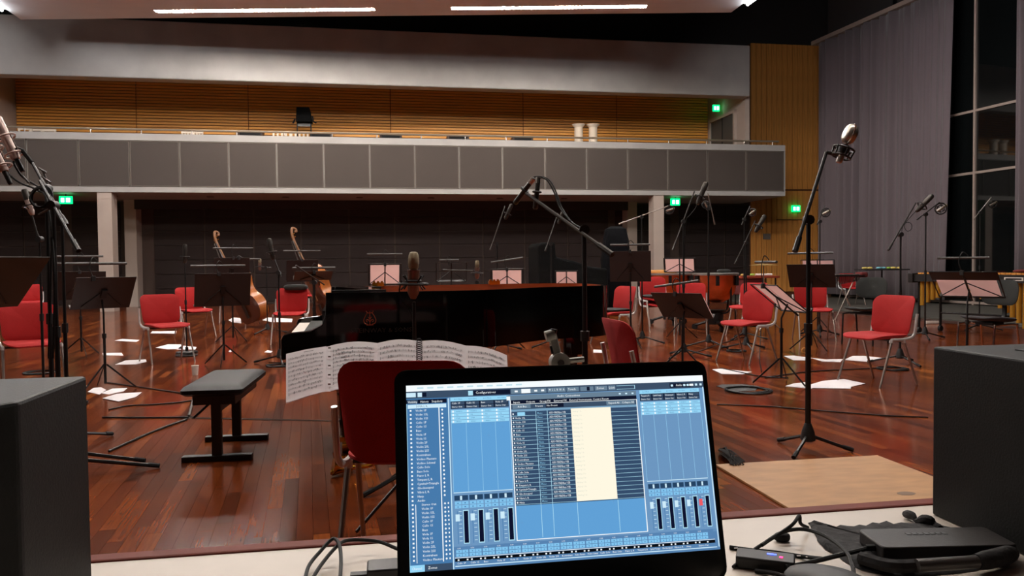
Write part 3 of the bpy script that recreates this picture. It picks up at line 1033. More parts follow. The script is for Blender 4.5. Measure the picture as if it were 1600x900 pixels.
# ================================================================== MUSIC STANDS
def music_stand(u, d, vtop, vbot, wd, label, kind='solid', rz=None, tilt=25, m='desk_black', name='music_stand', base_r=0.27, paper=True):
    p = at(u, d)
    z1, z0 = PD(u, vtop, d).z, PD(u, vbot, d).z
    t = thing(name, label, 'music stand', p, to_cond(p) if rz is None else rz, 'music stands')
    zc = (z0 + z1) / 2
    hgt = min(0.42, max(0.24, (z1 - z0) / math.cos(R(tilt))))
    # desk plane: top leans towards local -Y
    Md = Matrix.Translation((0, -0.02, zc)) @ Matrix.Rotation(R(tilt), 4, 'X')
    if kind == 'solid':
        dk = MB().box((0, 0, 0), (wd, 0.006, hgt), Md)
        dk.build('desk', m, t, smooth=False, bevel=0.002)
        MB().box((0, 0.03, -hgt / 2), (wd, 0.065, 0.006), Md).build('ledge', m, t, smooth=False)
        MB().box((0, -0.014, 0), (0.05, 0.022, 0.09), Md).build('desk_bracket', 'black_metal', t, smooth=False)
        for s in (-1, 1):
            MB().tube([Md @ Vector((0.03 * s, -0.008, 0.0)), Md @ Vector((wd * 0.33 * s, -0.006, -hgt * 0.42))], 0.005, 5).build('desk_rib', 'black_metal', t)
    else:
        f = MB()
        for a, b in (((-wd / 2, hgt / 2), (wd / 2, hgt / 2)), ((-wd / 2, -hgt / 2), (wd / 2, -hgt / 2)), ((-wd / 2, -hgt / 2), (-wd / 2, hgt / 2)), ((wd / 2, -hgt / 2), (wd / 2, hgt / 2))):
            f.tube([Md @ Vector((a[0], -0.006, a[1])), Md @ Vector((b[0], -0.006, b[1]))], 0.006, 5)
        stuff(f.build('desk_frame', 'black_metal', t))
        for s in (-1, 1):
            MB().tube([Md @ Vector((0, -0.012, hgt * 0.1)), Md @ Vector((wd * 0.48 * s, -0.010, -hgt * 0.48))], 0.006, 5).build('brace', 'black_metal', t)
        MB().tube([Md @ Vector((0, -0.014, hgt / 2)), Md @ Vector((0, -0.014, -hgt / 2 - 0.05))], 0.009, 6).build('spine', 'black_metal', t)
        MB().box((0, 0.02, -hgt / 2), (wd, 0.06, 0.005), Md).build('ledge', 'black_metal', t, smooth=False)
    bt = Md @ Vector((0, -0.015, -hgt * 0.3))
    MB().tube([(0, bt.y, bt.z + 0.04), (0, 0, max(bt.z - 0.10, 0.5)), (0, 0, 0.45)], 0.009, 8).build('upper_tube', 'black_metal', t)
    MB().tube([(0, 0, 0.06), (0, 0, max(0.5, bt.z * 0.62))], 0.013, 8).build('pole', 'black_metal', t)
    MB().tube([(0, 0, max(0.5, bt.z * 0.62) - 0.02), (0, 0, max(0.5, bt.z * 0.62) + 0.025)], 0.02, 8).build('clamp', 'black_plastic', t)
    a0 = random.random() * 6
    for k in range(3):
        a = a0 + k * 2.0944
        c, s = math.cos(a), math.sin(a)
        MB().tube([(0.015 * c, 0.015 * s, 0.24), (base_r * c, base_r * s, 0.012)], 0.009, 6, flat=0.6).build('leg', 'black_metal', t)
    if kind == 'wire' and paper:
        pm = Matrix.Translation(p) @ Matrix.Rotation(t.rotation_euler.z, 4, 'Z') @ Md
        ph_ = hgt - 0.025
        for s in (-1, 1):
            a_, b_ = s * wd * 0.23, wd * 0.22
            o = MB().add([(a_ - b_, 0.004, -0.008 - ph_ / 2), (a_ + b_, 0.004, -0.008 - ph_ / 2), (a_ + b_, 0.006, -0.008), (a_ + b_, 0.004, -0.008 + ph_ / 2), (a_ - b_, 0.004, -0.008 + ph_ / 2), (a_ - b_, 0.006, -0.008)], [(0, 1, 2, 5), (5, 2, 3, 4)]).build('sheet_music', 'pink_paper', smooth=False)
            o.matrix_world = pm
            tag(o, '%s page on the %s' % ('left' if s < 0 else 'right', label.replace('music stand', 'stand').replace(' with pink parts', '').replace(' with a goose-neck lamp', '')), 'sheet music', 'parts on the wire stands')
    return t, p, Md, hgt
def stand_light(st, dx, lift, L, label, tiltx=0.0, drop=0.0, side=0):
    t, p, Md, hgt = st
    o = thing('stand_light', label, 'stand light', (0, 0, 0), 0, 'clip-on stand lights')
    top = Md @ Vector((dx, -0.01, hgt / 2))
    o.matrix_world = Matrix.Translation(p) @ Matrix.Rotation(t.rotation_euler.z, 4, 'Z') @ Matrix.Translation(top)
    e = Vector((math.sin(side) * 0.0, 0.03, lift))
    MB().box((0, 0, -0.005), (0.035, 0.03, 0.05)).build('clip', 'black_plastic', o, smooth=False, bevel=0.003)
    MB().tube(spline([(0, 0.0, 0.0), (-0.03, 0.0, lift * 0.6 + 0.02), (0.0, 0.01, lift + 0.055), (0.04, 0.03, lift + 0.03), (0.05, 0.03, lift)], 5), 0.005, 6).build('gooseneck', 'black_metal', o)
    MB().tube([(-L / 2, 0.03, lift - tiltx), (L / 2, 0.03, lift + tiltx)], 0.013, 8).build('light_bar', 'light_bar', o)
    return o
def dz(v0, v1, d):
    return (v1 - v0) * d / F
sA = music_stand(-22, 4.2, 402, 482, 0.5, 'grey-green music stand desk cut off by the left edge, above the left red chairs', rz=face((0.9, -0.43)), tilt=48, m='desk_green_black')
sB = music_stand(124, 10.0, 412, 480, 0.6, 'tall black music stand behind the tangled microphone stands', tilt=30, rz=face((0.5, -0.86)))
stand_light(sB, 0, dz(385, 409, 10), 0.55, 'grey light bar above the tall stand behind the tangled stands')
sC = music_stand(160, 7.25, 433, 482, 0.52, 'black music stand left of the lone red chair, loose sheets round its feet', tilt=38, rz=face((0.7, -0.72)))
stand_light(sC, -0.12, dz(411, 433, 7.25), 0.6, 'grey light bar across the left concrete pillar')
sE = music_stand(347, 8.95, 427, 478, 0.62, 'wide black music stand behind the piano bench', tilt=15)
stand_light(sE, -0.05, dz(415, 427, 8.95), 0.6, 'grey light bar just over the wide stand behind the bench')
sE2 = music_stand(362, 11.8, 402, 445, 0.52, 'black music stand in front of the leaning double bass', tilt=15)
stand_light(sE2, 0.02, dz(387, 402, 11.8), 0.58, 'grey light bar below the first bass scroll')
stand_light(sE2, 0.1, dz(409, 402, 11.8) * 0.3, 0.62, 'lower grey light bar on the stand before the double bass')
sF = music_stand(472, 13.0, 406, 440, 0.52, 'dark music stand left of the second bass scroll', tilt=15)
stand_light(sF, 0, dz(392, 406, 13), 0.6, 'grey light bar touching the second bass scroll')
sF2 = music_stand(489, 9.6, 424, 437, 0.46, 'low black music stand behind the piano keyboard end', tilt=62)
stand_light(sF2, 0, dz(420, 426, 9.6), 0.52, 'grey light bar just above the piano keyboard end')
sG = music_stand(601, 10.2, 412, 444, 0.42, 'wire music stand with pink parts behind the big condenser microphone', 'wire', tilt=18)
stand_light(sG, 0, dz(397, 412, 10.2), 0.46, 'grey light bar over the pink parts left of the big microphone')
sG2 = music_stand(705, 10.8, 410, 440, 0.42, 'wire music stand with its light behind the piano, right of the big microphone', 'wire', paper=False)
stand_light(sG2, -0.03, dz(407, 411, 10.8), 0.27, 'short light bar behind the piano right of the big microphone')
sH = music_stand(792, 10.2, 422, 445, 0.42, 'wire music stand with pink parts over the middle of the piano', 'wire', tilt=18)
stand_light(sH, 0, dz(408, 422, 10.2), 0.42, 'slanted grey light bar over the middle of the piano', tiltx=0.03)
sI = music_stand(885, 12.3, 424, 444, 0.36, 'wire music stand with pink parts over the piano tail', 'wire', tilt=18)
sJ = music_stand(985, 10.4, 392, 440, 0.55, 'large black music stand left of the right concrete pillar', tilt=12)
stand_light(sJ, 0, dz(382, 392, 10.4), 0.53, 'grey light bar left of the right concrete pillar')
sK = music_stand(1062, 11.5, 404, 424, 0.46, 'wire music stand with pink parts behind the stacked chairs', 'wire', tilt=30)
sL = music_stand(1066, 8.2, 457, 497, 0.60, 'black music stand just above the laptop right corner', tilt=44, rz=face((-0.66, -0.75)))
tL, pL, MdL, hL = sL
o = MB().add([(0.06, 0.01, -hL / 2 + 0.01), (0.30, 0.01, -hL / 2 + 0.01), (0.30, 0.014, hL * 0.3), (0.06, 0.014, hL * 0.3)], [(0, 1, 2, 3)]).build('sheet_music', 'pink_paper', smooth=False)
o.matrix_world = Matrix.Translation(pL) @ Matrix.Rotation(tL.rotation_euler.z, 4, 'Z') @ MdL
tag(o, 'pink page showing past the right edge of the stand over the laptop corner', 'sheet music', 'parts on the wire stands')
stand_light(sL, 0, dz(442, 457, 8.2), 0.52, 'slanted light bar above the stand over the laptop corner', tiltx=0.035)
sM = music_stand(1221, 7.2, 441, 490, 0.46, 'wire stand seen edge-on with a goose-neck lamp, right of the lone chair', 'wire', rz=face((-0.97, -0.22)), tilt=52)
stand_light(sM, 0, dz(405, 441, 7.2), 0.36, 'goose-neck lamp on the edge-on wire stand')
sN = music_stand(1268, 9.9, 413, 449, 0.57, 'black music stand in front of the red chair facing us', tilt=38, rz=face((-0.5, -0.86)))
stand_light(sN, 0, dz(395, 413, 9.9), 0.55, 'grey light bar in front of the wooden wall')
sN2 = music_stand(1278, 12.4, 406, 426, 0.5, 'wire music stand with pink parts at the wooden wall corner', 'wire', tilt=28)
sO = music_stand(1512, 8.0, 418, 470, 0.62, 'broad music stand with pink parts in front of the marimba', 'wire', tilt=50, rz=face((-0.72, -0.69)))
stand_light(sO, 0, dz(396, 418, 8.0), 0.48, 'grey light bar below the dark window')
t, p, Md, hgt = sO
MB().box((0, -0.008, hgt * 0.34), (0.62, 0.004, hgt * 0.3), Md).build('desk_panel', 'desk_black', t, smooth=False)

# ================================================================== MICROPHONES AND THEIR STANDS
def tripod(t, base_r=0.3, hub=0.10, a0=None, flat_legs=True, m='black_metal'):
    a0 = random.random() * 6 if a0 is None else a0
    MB().lathe([(0.03, hub - 0.05), (0.045, hub - 0.04), (0.038, hub + 0.01), (0.02, hub + 0.06), (0.0, hub + 0.06)], 12).build('hub', 'black_plastic', t)
    for k in range(3):
        a = a0 + k * 2.0944
        c, s = math.cos(a), math.sin(a)
        l = MB().tube([(0.03 * c, 0.03 * s, hub - 0.02), (base_r * c, base_r * s, 0.014)], 0.011, 6).build('leg', m, t)
        MB().tube([((base_r - 0.05) * c, (base_r - 0.05) * s, 0.016 + (hub - 0.03) * 0.05 / base_r), ((base_r + 0.01) * c, (base_r + 0.01) * s, 0.014)], 0.0135, 8).build('rubber_foot', 'rubber', l)
def mic_stand(u, d, vclutch, boom, label, base='tripod', r=0.011, base_r=0.32, lean=0.0, name='microphone_stand', a0=None, boom_m='dark_boom', fat=1.0):
    """boom: ((u,v,d),(u,v,d)) free end first, microphone end last; None for a straight stand"""
    p = at(u, d)
    t = thing(name, label, 'microphone stand', p, 0, 'microphone stands')
    zc = PD(u, vclutch, d).z
    if base == 'tripod':
        tripod(t, base_r, 0.11, a0)
    else:
        MB().lathe([(0.14, 0), (0.14, 0.018), (0.13, 0.024), (0.02, 0.03), (0.02, 0.08), (0, 0.08)], 20).build('base_plate', 'black_metal', t)
    MB().tube([(0, 0, 0.06), (lean * 0.5, 0, zc * 0.55)], r * 1.25 * fat, 8).build('pole', 'black_metal', t)
    MB().tube([(lean * 0.5, 0, zc * 0.53), (lean, 0, zc)], r * fat, 8).build('upper_tube', 'black_metal', t)
    MB().tube([(lean * 0.5, 0, zc * 0.53 - 0.03), (lean * 0.5, 0, zc * 0.53 + 0.03)], r * 1.9 * fat, 8).build('height_clamp', 'black_plastic', t)
    if boom:
        a, b = PD(*boom[0]) - p, PD(*boom[1]) - p
        MB().tube([a, b], r * 0.8 * fat, 8).build('boom', boom_m, t)
        MB().tube([a, a.lerp(b, 0.14)], r * 1.25 * fat, 8).build('boom_grip', 'black_plastic' if fat > 1.2 else boom_m, t)
        c = Vector((lean, 0, zc))
        MB().tube([c + Vector((0, -0.025, -0.01)), c + Vector((0, 0.025, -0.01))], 0.026 * fat, 10).build('clutch', 'black_plastic', t)
        return t, PD(*boom[1])
    return t, p + Vector((lean, 0, zc))
def microphone(kind, p, q, label, sc=1.0, group='studio microphones', bm=None):
    """p is where the mount sits, q is a point the capsule end points to"""
    o = thing('microphone', label, 'microphone', (0, 0, 0), 0, group)
    o.matrix_world = aim(p, q) @ Matrix.Scale(sc, 4)
    if kind == 'large':
        MB().lathe([(0, -0.09), (0.012, -0.09), (0.02, -0.075), (0.027, -0.06), (0.027, 0.03), (0.029, 0.035), (0.029, 0.045), (0.0, 0.045)], 18).build('body', bm or 'mic_body', o)
        MB().slab(rrect(0.05, 0.05, 0.02), 0.085, lambda x, y, z: (x * (1.08 - 0.9 * z), y * (1.0 - 0.9 * z), z + 0.087)).build('grille', 'mic_grille', o)
        sm = MB()
        for k in range(4):
            a = R(45 + 90 * k)
            sm.tube([(0.07 * math.cos(a), 0.07 * math.sin(a), -0.045), (0.032 * math.cos(a), 0.032 * math.sin(a), -0.01), (0.06 * math.cos(a), 0.06 * math.sin(a), 0.02)], 0.004, 5)
        ring = MB().torus(0.066, 0.007, 24, 6, Matrix.Translation((0, 0, -0.02))).build('shock_mount', 'black_plastic', o)
        MB().torus(0.034, 0.005, 20, 6, Matrix.Translation((0, 0, -0.005))).build('inner_ring', 'black_plastic', ring)
        stuff(sm.build('elastic_bands', 'rubber', ring))
    elif kind == 'dark':
        MB().lathe([(0, -0.10), (0.014, -0.10), (0.02, -0.085), (0.024, -0.07), (0.024, 0.03), (0.0, 0.03)], 16).build('body', bm or 'mic_dark', o)
        MB().lathe([(0.025, 0.03), (0.026, 0.05), (0.026, 0.105), (0.02, 0.122), (0, 0.126)], 16).build('grille', 'mic_dark', o)
        MB().torus(0.05, 0.006, 20, 6, Matrix.Translation((0, 0, -0.02))).build('shock_mount', 'black_plastic', o)
        sm = MB()
        for k in range(4):
            a = R(90 * k)
            sm.tube([(0.05 * math.cos(a), 0.05 * math.sin(a), -0.02), (0.024 * math.cos(a), 0.024 * math.sin(a), -0.05)], 0.004, 5)
        stuff(sm.build('elastic_bands', 'rubber', o))
    elif kind == 'ring':
        MB().lathe([(0, -0.05), (0.012, -0.05), (0.016, -0.03), (0.016, 0.05), (0.0, 0.055)], 14).build('body', 'mic_nickel', o)
        MB().lathe([(0.017, 0.05), (0.017, 0.075), (0.0, 0.08)], 14).build('grille', 'mic_grille', o)
        Mr = Matrix.Rotation(R(80), 4, 'Y')
        rg = MB().torus(0.062, 0.008, 26, 6, Mr).build('shock_mount', 'black_plastic', o)
        MB().torus(0.04, 0.005, 22, 6, Mr).build('inner_ring', 'black_metal', rg)
        sm = MB()
        for k in range(6):
            a = R(60 * k)
            sm.tube([Mr @ Vector((0.062 * math.cos(a), 0.062 * math.sin(a), 0)), Mr @ Vector((0.02 * math.cos(a + 0.3), 0.02 * math.sin(a + 0.3), 0))], 0.004, 5)
        stuff(sm.build('elastic_bands', 'rubber', rg))
    elif kind == 'pencil':
        MB().lathe([(0, -0.08), (0.010, -0.08), (0.0125, -0.075), (0.0125, 0.05), (0, 0.05)], 12).build('body', 'mic_dark', o)
        MB().lathe([(0.0135, 0.05), (0.0135, 0.085), (0.010, 0.09), (0, 0.09)], 12).build('grille', 'mic_dark', o)
        MB().lathe([(0.0135, -0.075), (0.0135, -0.045)], 12).build('connector_ring', 'chrome', o)
        MB().torus(0.02, 0.006, 14, 6).build('clip', 'black_plastic', o)
    elif kind == 'bottle':
        MB().lathe([(0, 0.03), (0.028, 0.03), (0.034, 0.05), (0.034, 0.075), (0.02, 0.085), (0, 0.085)], 16).build('body', 'black_metal', o)
        MB().tube([(0, 0, 0.085), (0, 0, 0.10)], 0.012, 10).build('neck', 'chrome', o)
        def egg(x, y, z):
            return (x * 1.0, z * 1.15, y + 0.155)
        gr = MB().slab([(0.052 * math.cos(R(15 * k)), 0.062 * math.sin(R(15 * k))) for k in range(24)], 0.062, egg, rings=(0.25, 0.5, 0.75, 0.92)).build('head_grille', 'mic_nickel', o)
        MB().tube([egg(0.053 * math.cos(R(10 * k)), 0.063 * math.sin(R(10 * k)), 0) for k in range(37)], 0.004, 6).build('seam_band', 'chrome', gr)
        cg = MB()
        for zz, rr in ((0.01, 0.055), (0.06, 0.06)):
            cg.torus(rr, 0.006, 22, 6, Matrix.Translation((0, 0, zz)))
        for k in range(6):
            a = R(60 * k)
            cg.tube([(0.055 * math.cos(a), 0.055 * math.sin(a), 0.005), (0.062 * math.cos(a), 0.062 * math.sin(a), 0.065)], 0.006, 5)
        stuff(cg.build('shock_mount', 'black_metal', o))
        MB().lathe([(0.0, -0.03), (0.016, -0.03), (0.02, -0.02), (0.02, 0.03), (0, 0.03)], 12).build('connector', 'mic_nickel', o)
    elif kind == 'cage':
        MB().lathe([(0, -0.09), (0.022, -0.09), (0.026, -0.08), (0.026, 0.07), (0.0, 0.075)], 16).build('body', 'mic_pink', o)
        MB().lathe([(0.027, 0.07), (0.030, 0.09), (0.030, 0.17), (0.02, 0.19), (0, 0.19)], 16).build('grille', 'mic_pink', o)
        for zz in (-0.06, 0.05):
            MB().tube([(0.05 * math.cos(R(20 * k)), 0.05 * math.sin(R(20 * k)), zz) for k in range(19)], 0.006, 6).build('mount_ring', 'mic_pink', o)
        for a in (60, 180, 300):
            MB().tube([(0.05 * math.cos(R(a)), 0.05 * math.sin(R(a)), -0.06), (0.05 * math.cos(R(a)), 0.05 * math.sin(R(a)), 0.05)], 0.004, 5).build('mount_rod', 'chrome', o)
        MB().lathe([(0.012, -0.17), (0.014, -0.16), (0.014, -0.09)], 10).build('connector', 'black_metal', o)
    return o
def cable(pts, label, r=0.0035, m='cable_black', name='microphone_cable', group='microphone cables', n=6):
    o = MB().tube(spline(pts, n), r, 6).build(name, m)
    return tag(o, label, 'cable', group)

# big condenser in front of the piano
t, top = mic_stand(646, 4.0, 472, None, 'straight microphone stand between the score and the piano', r=0.010)
microphone('large', PD(646, 437, 4.0), PD(646.5, 380, 4.0), 'large nickel condenser microphone in front of the piano, right of its emblem', 1.12)
cable([PD(628, 438, 4.0), PD(624, 455, 4.02), PD(630, 473, 4.02), PD(638, 481, 4.02), PD(645, 500, 4.02), PD(647, 530, 4.02)], 'black cable hanging from the big condenser microphone')
# piano boom with two pencil microphones
_, e = mic_stand(913, 4.55, 357, ((957, 398, 4.35), (822, 302, 4.9)), 'boom stand reaching over the piano with two slim microphones', r=0.012, fat=1.2, base_r=0.4)
microphone('pencil', PD(820, 297, 4.92), PD(808, 313, 4.95), 'slim black microphone with silver ring, left end of the piano boom', 1.25)
microphone('pencil', PD(839, 300, 4.85), PD(837, 320, 4.85), 'slim black microphone hanging at the piano boom, beside the silver-ringed one', 1.2)
cable([PD(826, 284, 4.9), PD(834, 277, 4.9), PD(846, 276, 4.88), PD(860, 283, 4.85), PD(870, 303, 4.8), PD(878, 325, 4.75), PD(893, 347, 4.65), PD(908, 356, 4.56)], 'outer cable arching over the piano boom', 0.005)
cable([PD(841, 284, 4.85), PD(846, 278, 4.85), PD(856, 283, 4.84), PD(867, 303, 4.8), PD(875, 325, 4.74), PD(890, 345, 4.66)], 'inner cable arching over the piano boom', 0.005)
# tall stand with the round silver microphone
_, e = mic_stand(1263, 4.62, 341, ((1242, 393, 4.52), (1291, 238, 4.72)), 'tall black boom stand in the right foreground carrying the round silver microphone', r=0.012, fat=1.15, base_r=0.25, a0=-0.15, boom_m='black_metal')
MB().tube([PD(1291, 238, 4.72) - Vector((at(1263, 4.62))), PD(1313, 242, 4.7) - Vector((at(1263, 4.62)))], 0.012, 8).build('swivel_joint', 'black_metal', _)
microphone('bottle', PD(1313, 247, 4.7), PD(1330, 205, 4.7), 'round silver-headed vintage microphone in front of the grey curtain', 1.0)
# the tangle on the left
_, e = mic_stand(76, 4.45, 292, ((104, 352, 4.3), (50, 254, 4.5)), 'left of the two thick near stands in the tangle, holding the pale microphone', r=0.011, fat=1.0, base_r=0.5, a0=0.1, boom_m='black_metal')
_, e = mic_stand(86, 4.25, 318, ((123, 392, 4.05), (62, 283, 4.35)), 'right of the two thick near stands in the tangle at left', r=0.011, fat=1.0, base_r=0.5, a0=0.25, boom_m='black_metal')
_, e = mic_stand(99, 4.9, 345, ((88, 330, 4.9), (68, 268, 4.95)), 'thinner stand right beside the two thick near stands at left', r=0.010, base_r=0.35)
_, e = mic_stand(63, 6.4, 372, ((60, 372, 6.4), (47, 326, 6.4)), 'thin stand with a slim pale microphone left of the tangle', r=0.009)
microphone('dark', PD(45, 318, 6.4), PD(40, 303, 6.4), 'slim microphone on the thin stand at the far left', 1.0, bm='mic_pink')
microphone('cage', PD(15, 227, 4.5), PD(3, 203, 4.5), 'pale microphone in a wire cage mount at the left edge', 1.0)
microphone('cage', PD(-4, 246, 4.4), PD(-16, 222, 4.4), 'second pale microphone cut off by the left edge of the picture', 1.0)
bj = MB().tube([PD(50, 254, 4.5), PD(36, 236, 4.5), PD(26, 232, 4.5)], 0.014, 8).build('boom_extension', 'black_metal')
tag(bj, 'black boom extension carrying the pale cage microphone', 'boom arm')
cable([PD(21, 252, 4.5), PD(25, 262, 4.5), PD(36, 277, 4.5), PD(60, 292, 4.45), PD(76, 305, 4.4), PD(80, 330, 4.35), PD(80, 420, 4.35), PD(76, 560, 4.35)], 'cable running down from the pale cage microphone', 0.006)
cable([PD(6, 256, 4.42), PD(14, 272, 4.42), PD(32, 286, 4.42), PD(58, 297, 4.4), PD(74, 316, 4.33), PD(85, 420, 4.2), PD(83, 560, 4.2)], 'cable running down from the cut-off pale microphone', 0.006)
def coil(p, r, label, M=None, n=4, th=0.006, lie=True, m='cable_black'):
    c = MB()
    pts = []
    for k in range(n * 20 + 1):
        a = R(18 * k)
        q = r * (1 + 0.08 * math.sin(k * 0.37)) * (1 - 0.03 * (k // 20))
        pts.append((q * math.cos(a), q * math.sin(a), th + 0.35 * th * (k // 20) + 0.003 * math.sin(k)))
    c.tube(pts, th, 5)
    o = c.build('cable_coil', m)
    o.matrix_world = Matrix.Translation(p) @ (M or Matrix.Identity(4))
    return tag(o, label, 'cable', 'coiled cables')
for i, (u_, v_, du, dv, lab) in enumerate(((66, 266, 6, 4, 'upper'), (72, 281, 7, 5, 'middle'), (40, 280, 5, 6, 'left'), (70, 330, 10, -5, 'lower'))):
    o = MB().tube([PD(u_ - du, v_ - dv, 4.25), PD(u_ + du, v_ + dv, 4.25)], [0.004, 0.007], 6).build('wing_bolt', 'light_bar')
    tag(o, 'small metal wing bolt on the tangled stands, %s one' % lab, 'bolt', 'bolts on the tangled stands')
coil(PD(66, 309, 4.4), 0.062, 'cable coil hung on the tangled stands below the balcony edge', Matrix.Rotation(R(80), 4, 'X'))
# far stands: pole column, depth, clutch, boom, microphone
mic_stand(289, 10.3, 402, None, 'straight round-based microphone stand beside the lone red chair', base='plate', r=0.009)
microphone('dark', PD(289, 398, 10.3), PD(289, 380, 10.3), 'upright dark microphone in front of the panelled wall at left', 1.15)
_, e = mic_stand(435, 9.1, 425, ((439, 432, 9.1), (426, 398, 9.1)), 'microphone stand left of the piano keyboard', r=0.010, a0=0.9)
microphone('dark', PD(424, 391, 9.1), PD(420, 372, 9.1), 'tilted dark microphone above the keyboard end of the piano', 1.15)
mic_stand(416, 13.2, 418, ((424, 418, 13.2), (408, 420, 13.2)), 'small microphone stand beside the first double bass', r=0.009)
microphone('large', PD(406, 415, 13.2), PD(406, 400, 13.2), 'small pale microphone right of the first double bass', 0.95)
_, e = mic_stand(491, 8.0, 440, ((462, 415, 7.9), (507, 445, 8.1)), 'short boom stand at the piano keyboard end', r=0.009)
mic_stand(745, 9.0, 440, ((692, 422, 9.0), (738, 423, 9.0)), 'low boom stand behind the middle of the piano', r=0.010)
microphone('large', PD(745.5, 424, 9.0), PD(745.5, 404, 9.0), 'small nickel condenser microphone standing up behind the piano', 1.0)
_, e = mic_stand(777, 10.2, 380, ((766, 391, 10.1), (789, 322, 10.3)), 'boom stand behind the piano left of the arching cables', r=0.010, a0=0.3)
microphone('dark', PD(794, 332, 10.3), PD(801, 316, 10.3), 'dark microphone left of the slim piano microphones, under the balcony edge', 1.0)
_, e = mic_stand(861, 10.6, 380, ((852, 392, 10.5), (872, 333, 10.7)), 'boom stand half hidden behind the big piano boom', r=0.010)
microphone('dark', PD(876, 340, 10.7), PD(881, 327, 10.7), 'small dark microphone behind the big piano boom', 0.9)
_, e = mic_stand(1003, 11.0, 338, ((967, 350, 10.9), (1044, 322, 11.1)), 'boom stand with a nearly level arm beside the right exit sign', r=0.009, boom_m='leg_steel')
microphone('ring', PD(1046, 328, 11.1), PD(1056, 325, 11.1), 'small pale microphone at the level arm beside the right exit sign', 1.0)
_, e = mic_stand(1068, 9.3, 345, ((1051, 391, 9.2), (1085, 299, 9.4)), 'tall boom stand right of the right exit sign', r=0.011)
microphone('dark', PD(1096, 304, 9.4), PD(1104, 284, 9.4), 'largest dark microphone right of the right exit sign', 1.3)
cable([PD(1090, 314, 9.4), PD(1087, 325, 9.4), PD(1078, 336, 9.35), PD(1072, 345, 9.3), PD(1070, 380, 9.3), PD(1069, 450, 9.3)], 'cable hanging below the largest dark microphone')
_, e = mic_stand(1107, 10.4, 325, ((1117, 351, 10.4), (1106, 302, 10.4)), 'thin boom stand close behind the largest dark microphone', r=0.009, boom_m='leg_steel')
microphone('ring', PD(1103, 320, 10.4), PD(1108, 330, 10.4), 'small ring-mounted microphone close behind the largest dark one', 0.8)
_, e = mic_stand(1163, 11.4, 342, ((1159, 351, 11.4), (1172, 322, 11.4)), 'thin stand at the edge of the wooden wall', r=0.009)
microphone('ring', PD(1175, 332, 11.4), PD(1180, 328, 11.4), 'small ring-mounted microphone at the edge of the wooden wall', 0.9)
_, e = mic_stand(1166, 10.0, 378, ((1148, 413, 9.9), (1180, 345, 10.1)), 'boom stand behind the lone red chair at the wooden wall', r=0.010, a0=0.5)
microphone('dark', PD(1187, 351, 10.1), PD(1195, 337, 10.1), 'slanted dark microphone against the wooden wall', 1.15)
_, e = mic_stand(1281, 11.8, 345, ((1277, 351, 11.8), (1289, 321, 11.8)), 'thin stand behind the tall foreground stand', r=0.009)
microphone('ring', PD(1290, 332, 11.8), PD(1296, 329, 11.8), 'ring-mounted microphone behind the tall foreground stand', 1.05)
_, e = mic_stand(1407, 8.5, 365, ((1388, 391, 8.4), (1431, 317, 8.6)), 'boom stand behind the large red chair on the right', r=0.010, a0=0.7)
microphone('dark', PD(1443, 319, 8.6), PD(1453, 309, 8.6), 'slanted dark microphone in front of the grey curtain', 1.15)
cable([PD(1433, 328, 8.6), PD(1420, 342, 8.6), PD(1413, 352, 8.55), PD(1417, 361, 8.5), PD(1424, 358, 8.5), PD(1424, 350, 8.5), PD(1416, 348, 8.5), PD(1409, 362, 8.5), PD(1408, 420, 8.5), PD(1409, 470, 8.5)], 'looped cable on the boom stand at the grey curtain')
_, e = mic_stand(1446, 11.2, 334, ((1433, 343, 11.1), (1468, 316, 11.3)), 'boom stand left of the marimba by the curtain', r=0.010, a0=0.2)
microphone('ring', PD(1470, 326, 11.3), PD(1476, 322, 11.3), 'ring-mounted microphone near the curtain edge', 1.3)
_, e = mic_stand(1531, 12.5, 331, ((1521, 343, 12.5), (1549, 308, 12.5)), 'thin boom stand in front of the dark window', r=0.008, boom_m='leg_steel')
microphone('ring', PD(1551, 319, 12.5), PD(1558, 315, 12.5), 'small microphone in front of the dark window', 1.0)
for u, v, r_, lab in ((62, 583, 0.16, 'cable coil on the floor at the left red chair'), (291, 556, 0.13, 'cable coil on the floor at the round-based stand'), (435, 572, 0.14, 'cable coil on the floor left of the piano'),
                      (1168, 611, 0.20, 'dark cable coil on the floor below the lone right chair'), (1394, 577, 0.15, 'dark cable coil under the large red chair'), (1150, 549, 0.12, 'small cable coil behind the lone right chair')):
    coil(P(u, v), r_, lab, n=5)

# ================================================================== GRAND PIANO
PIANO = thing('grand_piano', 'black grand piano with its lid taken off, seen from the curved side', 'piano', (-1.36, 4.5, 0), R(12))
PL, PWd, Z0, Z1 = 2.27, 1.48, 0.63, 0.99
rim = [(0.26, 0.0), (0.95, 0.0)] + [tuple(p)[:2] for p in spline([(1.0, 0.0, 0), (1.25, 0.06, 0), (1.45, 0.2, 0), (1.65, 0.36, 0), (1.9, 0.46, 0), (2.1, 0.52, 0), (2.22, 0.62, 0), (PL, 0.8, 0), (PL, 1.15, 0), (2.2, 1.36, 0), (2.05, 1.46, 0), (1.9, PWd, 0)], 4)] + [(0.26, PWd)]
def offset_poly(pts, w_):
    out = []
    n = len(pts)
    for i, p in enumerate(pts):
        a, b = Vector(pts[max(i - 1, 0)]), Vector(pts[min(i + 1, n - 1)])
        t = (b - a).normalized()
        out.append((p[0] - t.y * w_, p[1] + t.x * w_))
    return out
inner = offset_poly(rim, 0.045)
def wall_strip(a, z0, z1, b=None, flip=False):
    m = MB()
    n = len(a)
    vs = [(x, y, z0) for x, y in a] + [(x, y, z1) for x, y in (b or a)]
    fs = [(i, i + 1, n + i + 1, n + i) if not flip else (i + 1, i, n + i, n + i + 1) for i in range(n - 1)]
    return m.add(vs, fs)
m = wall_strip(rim, Z0, Z1)
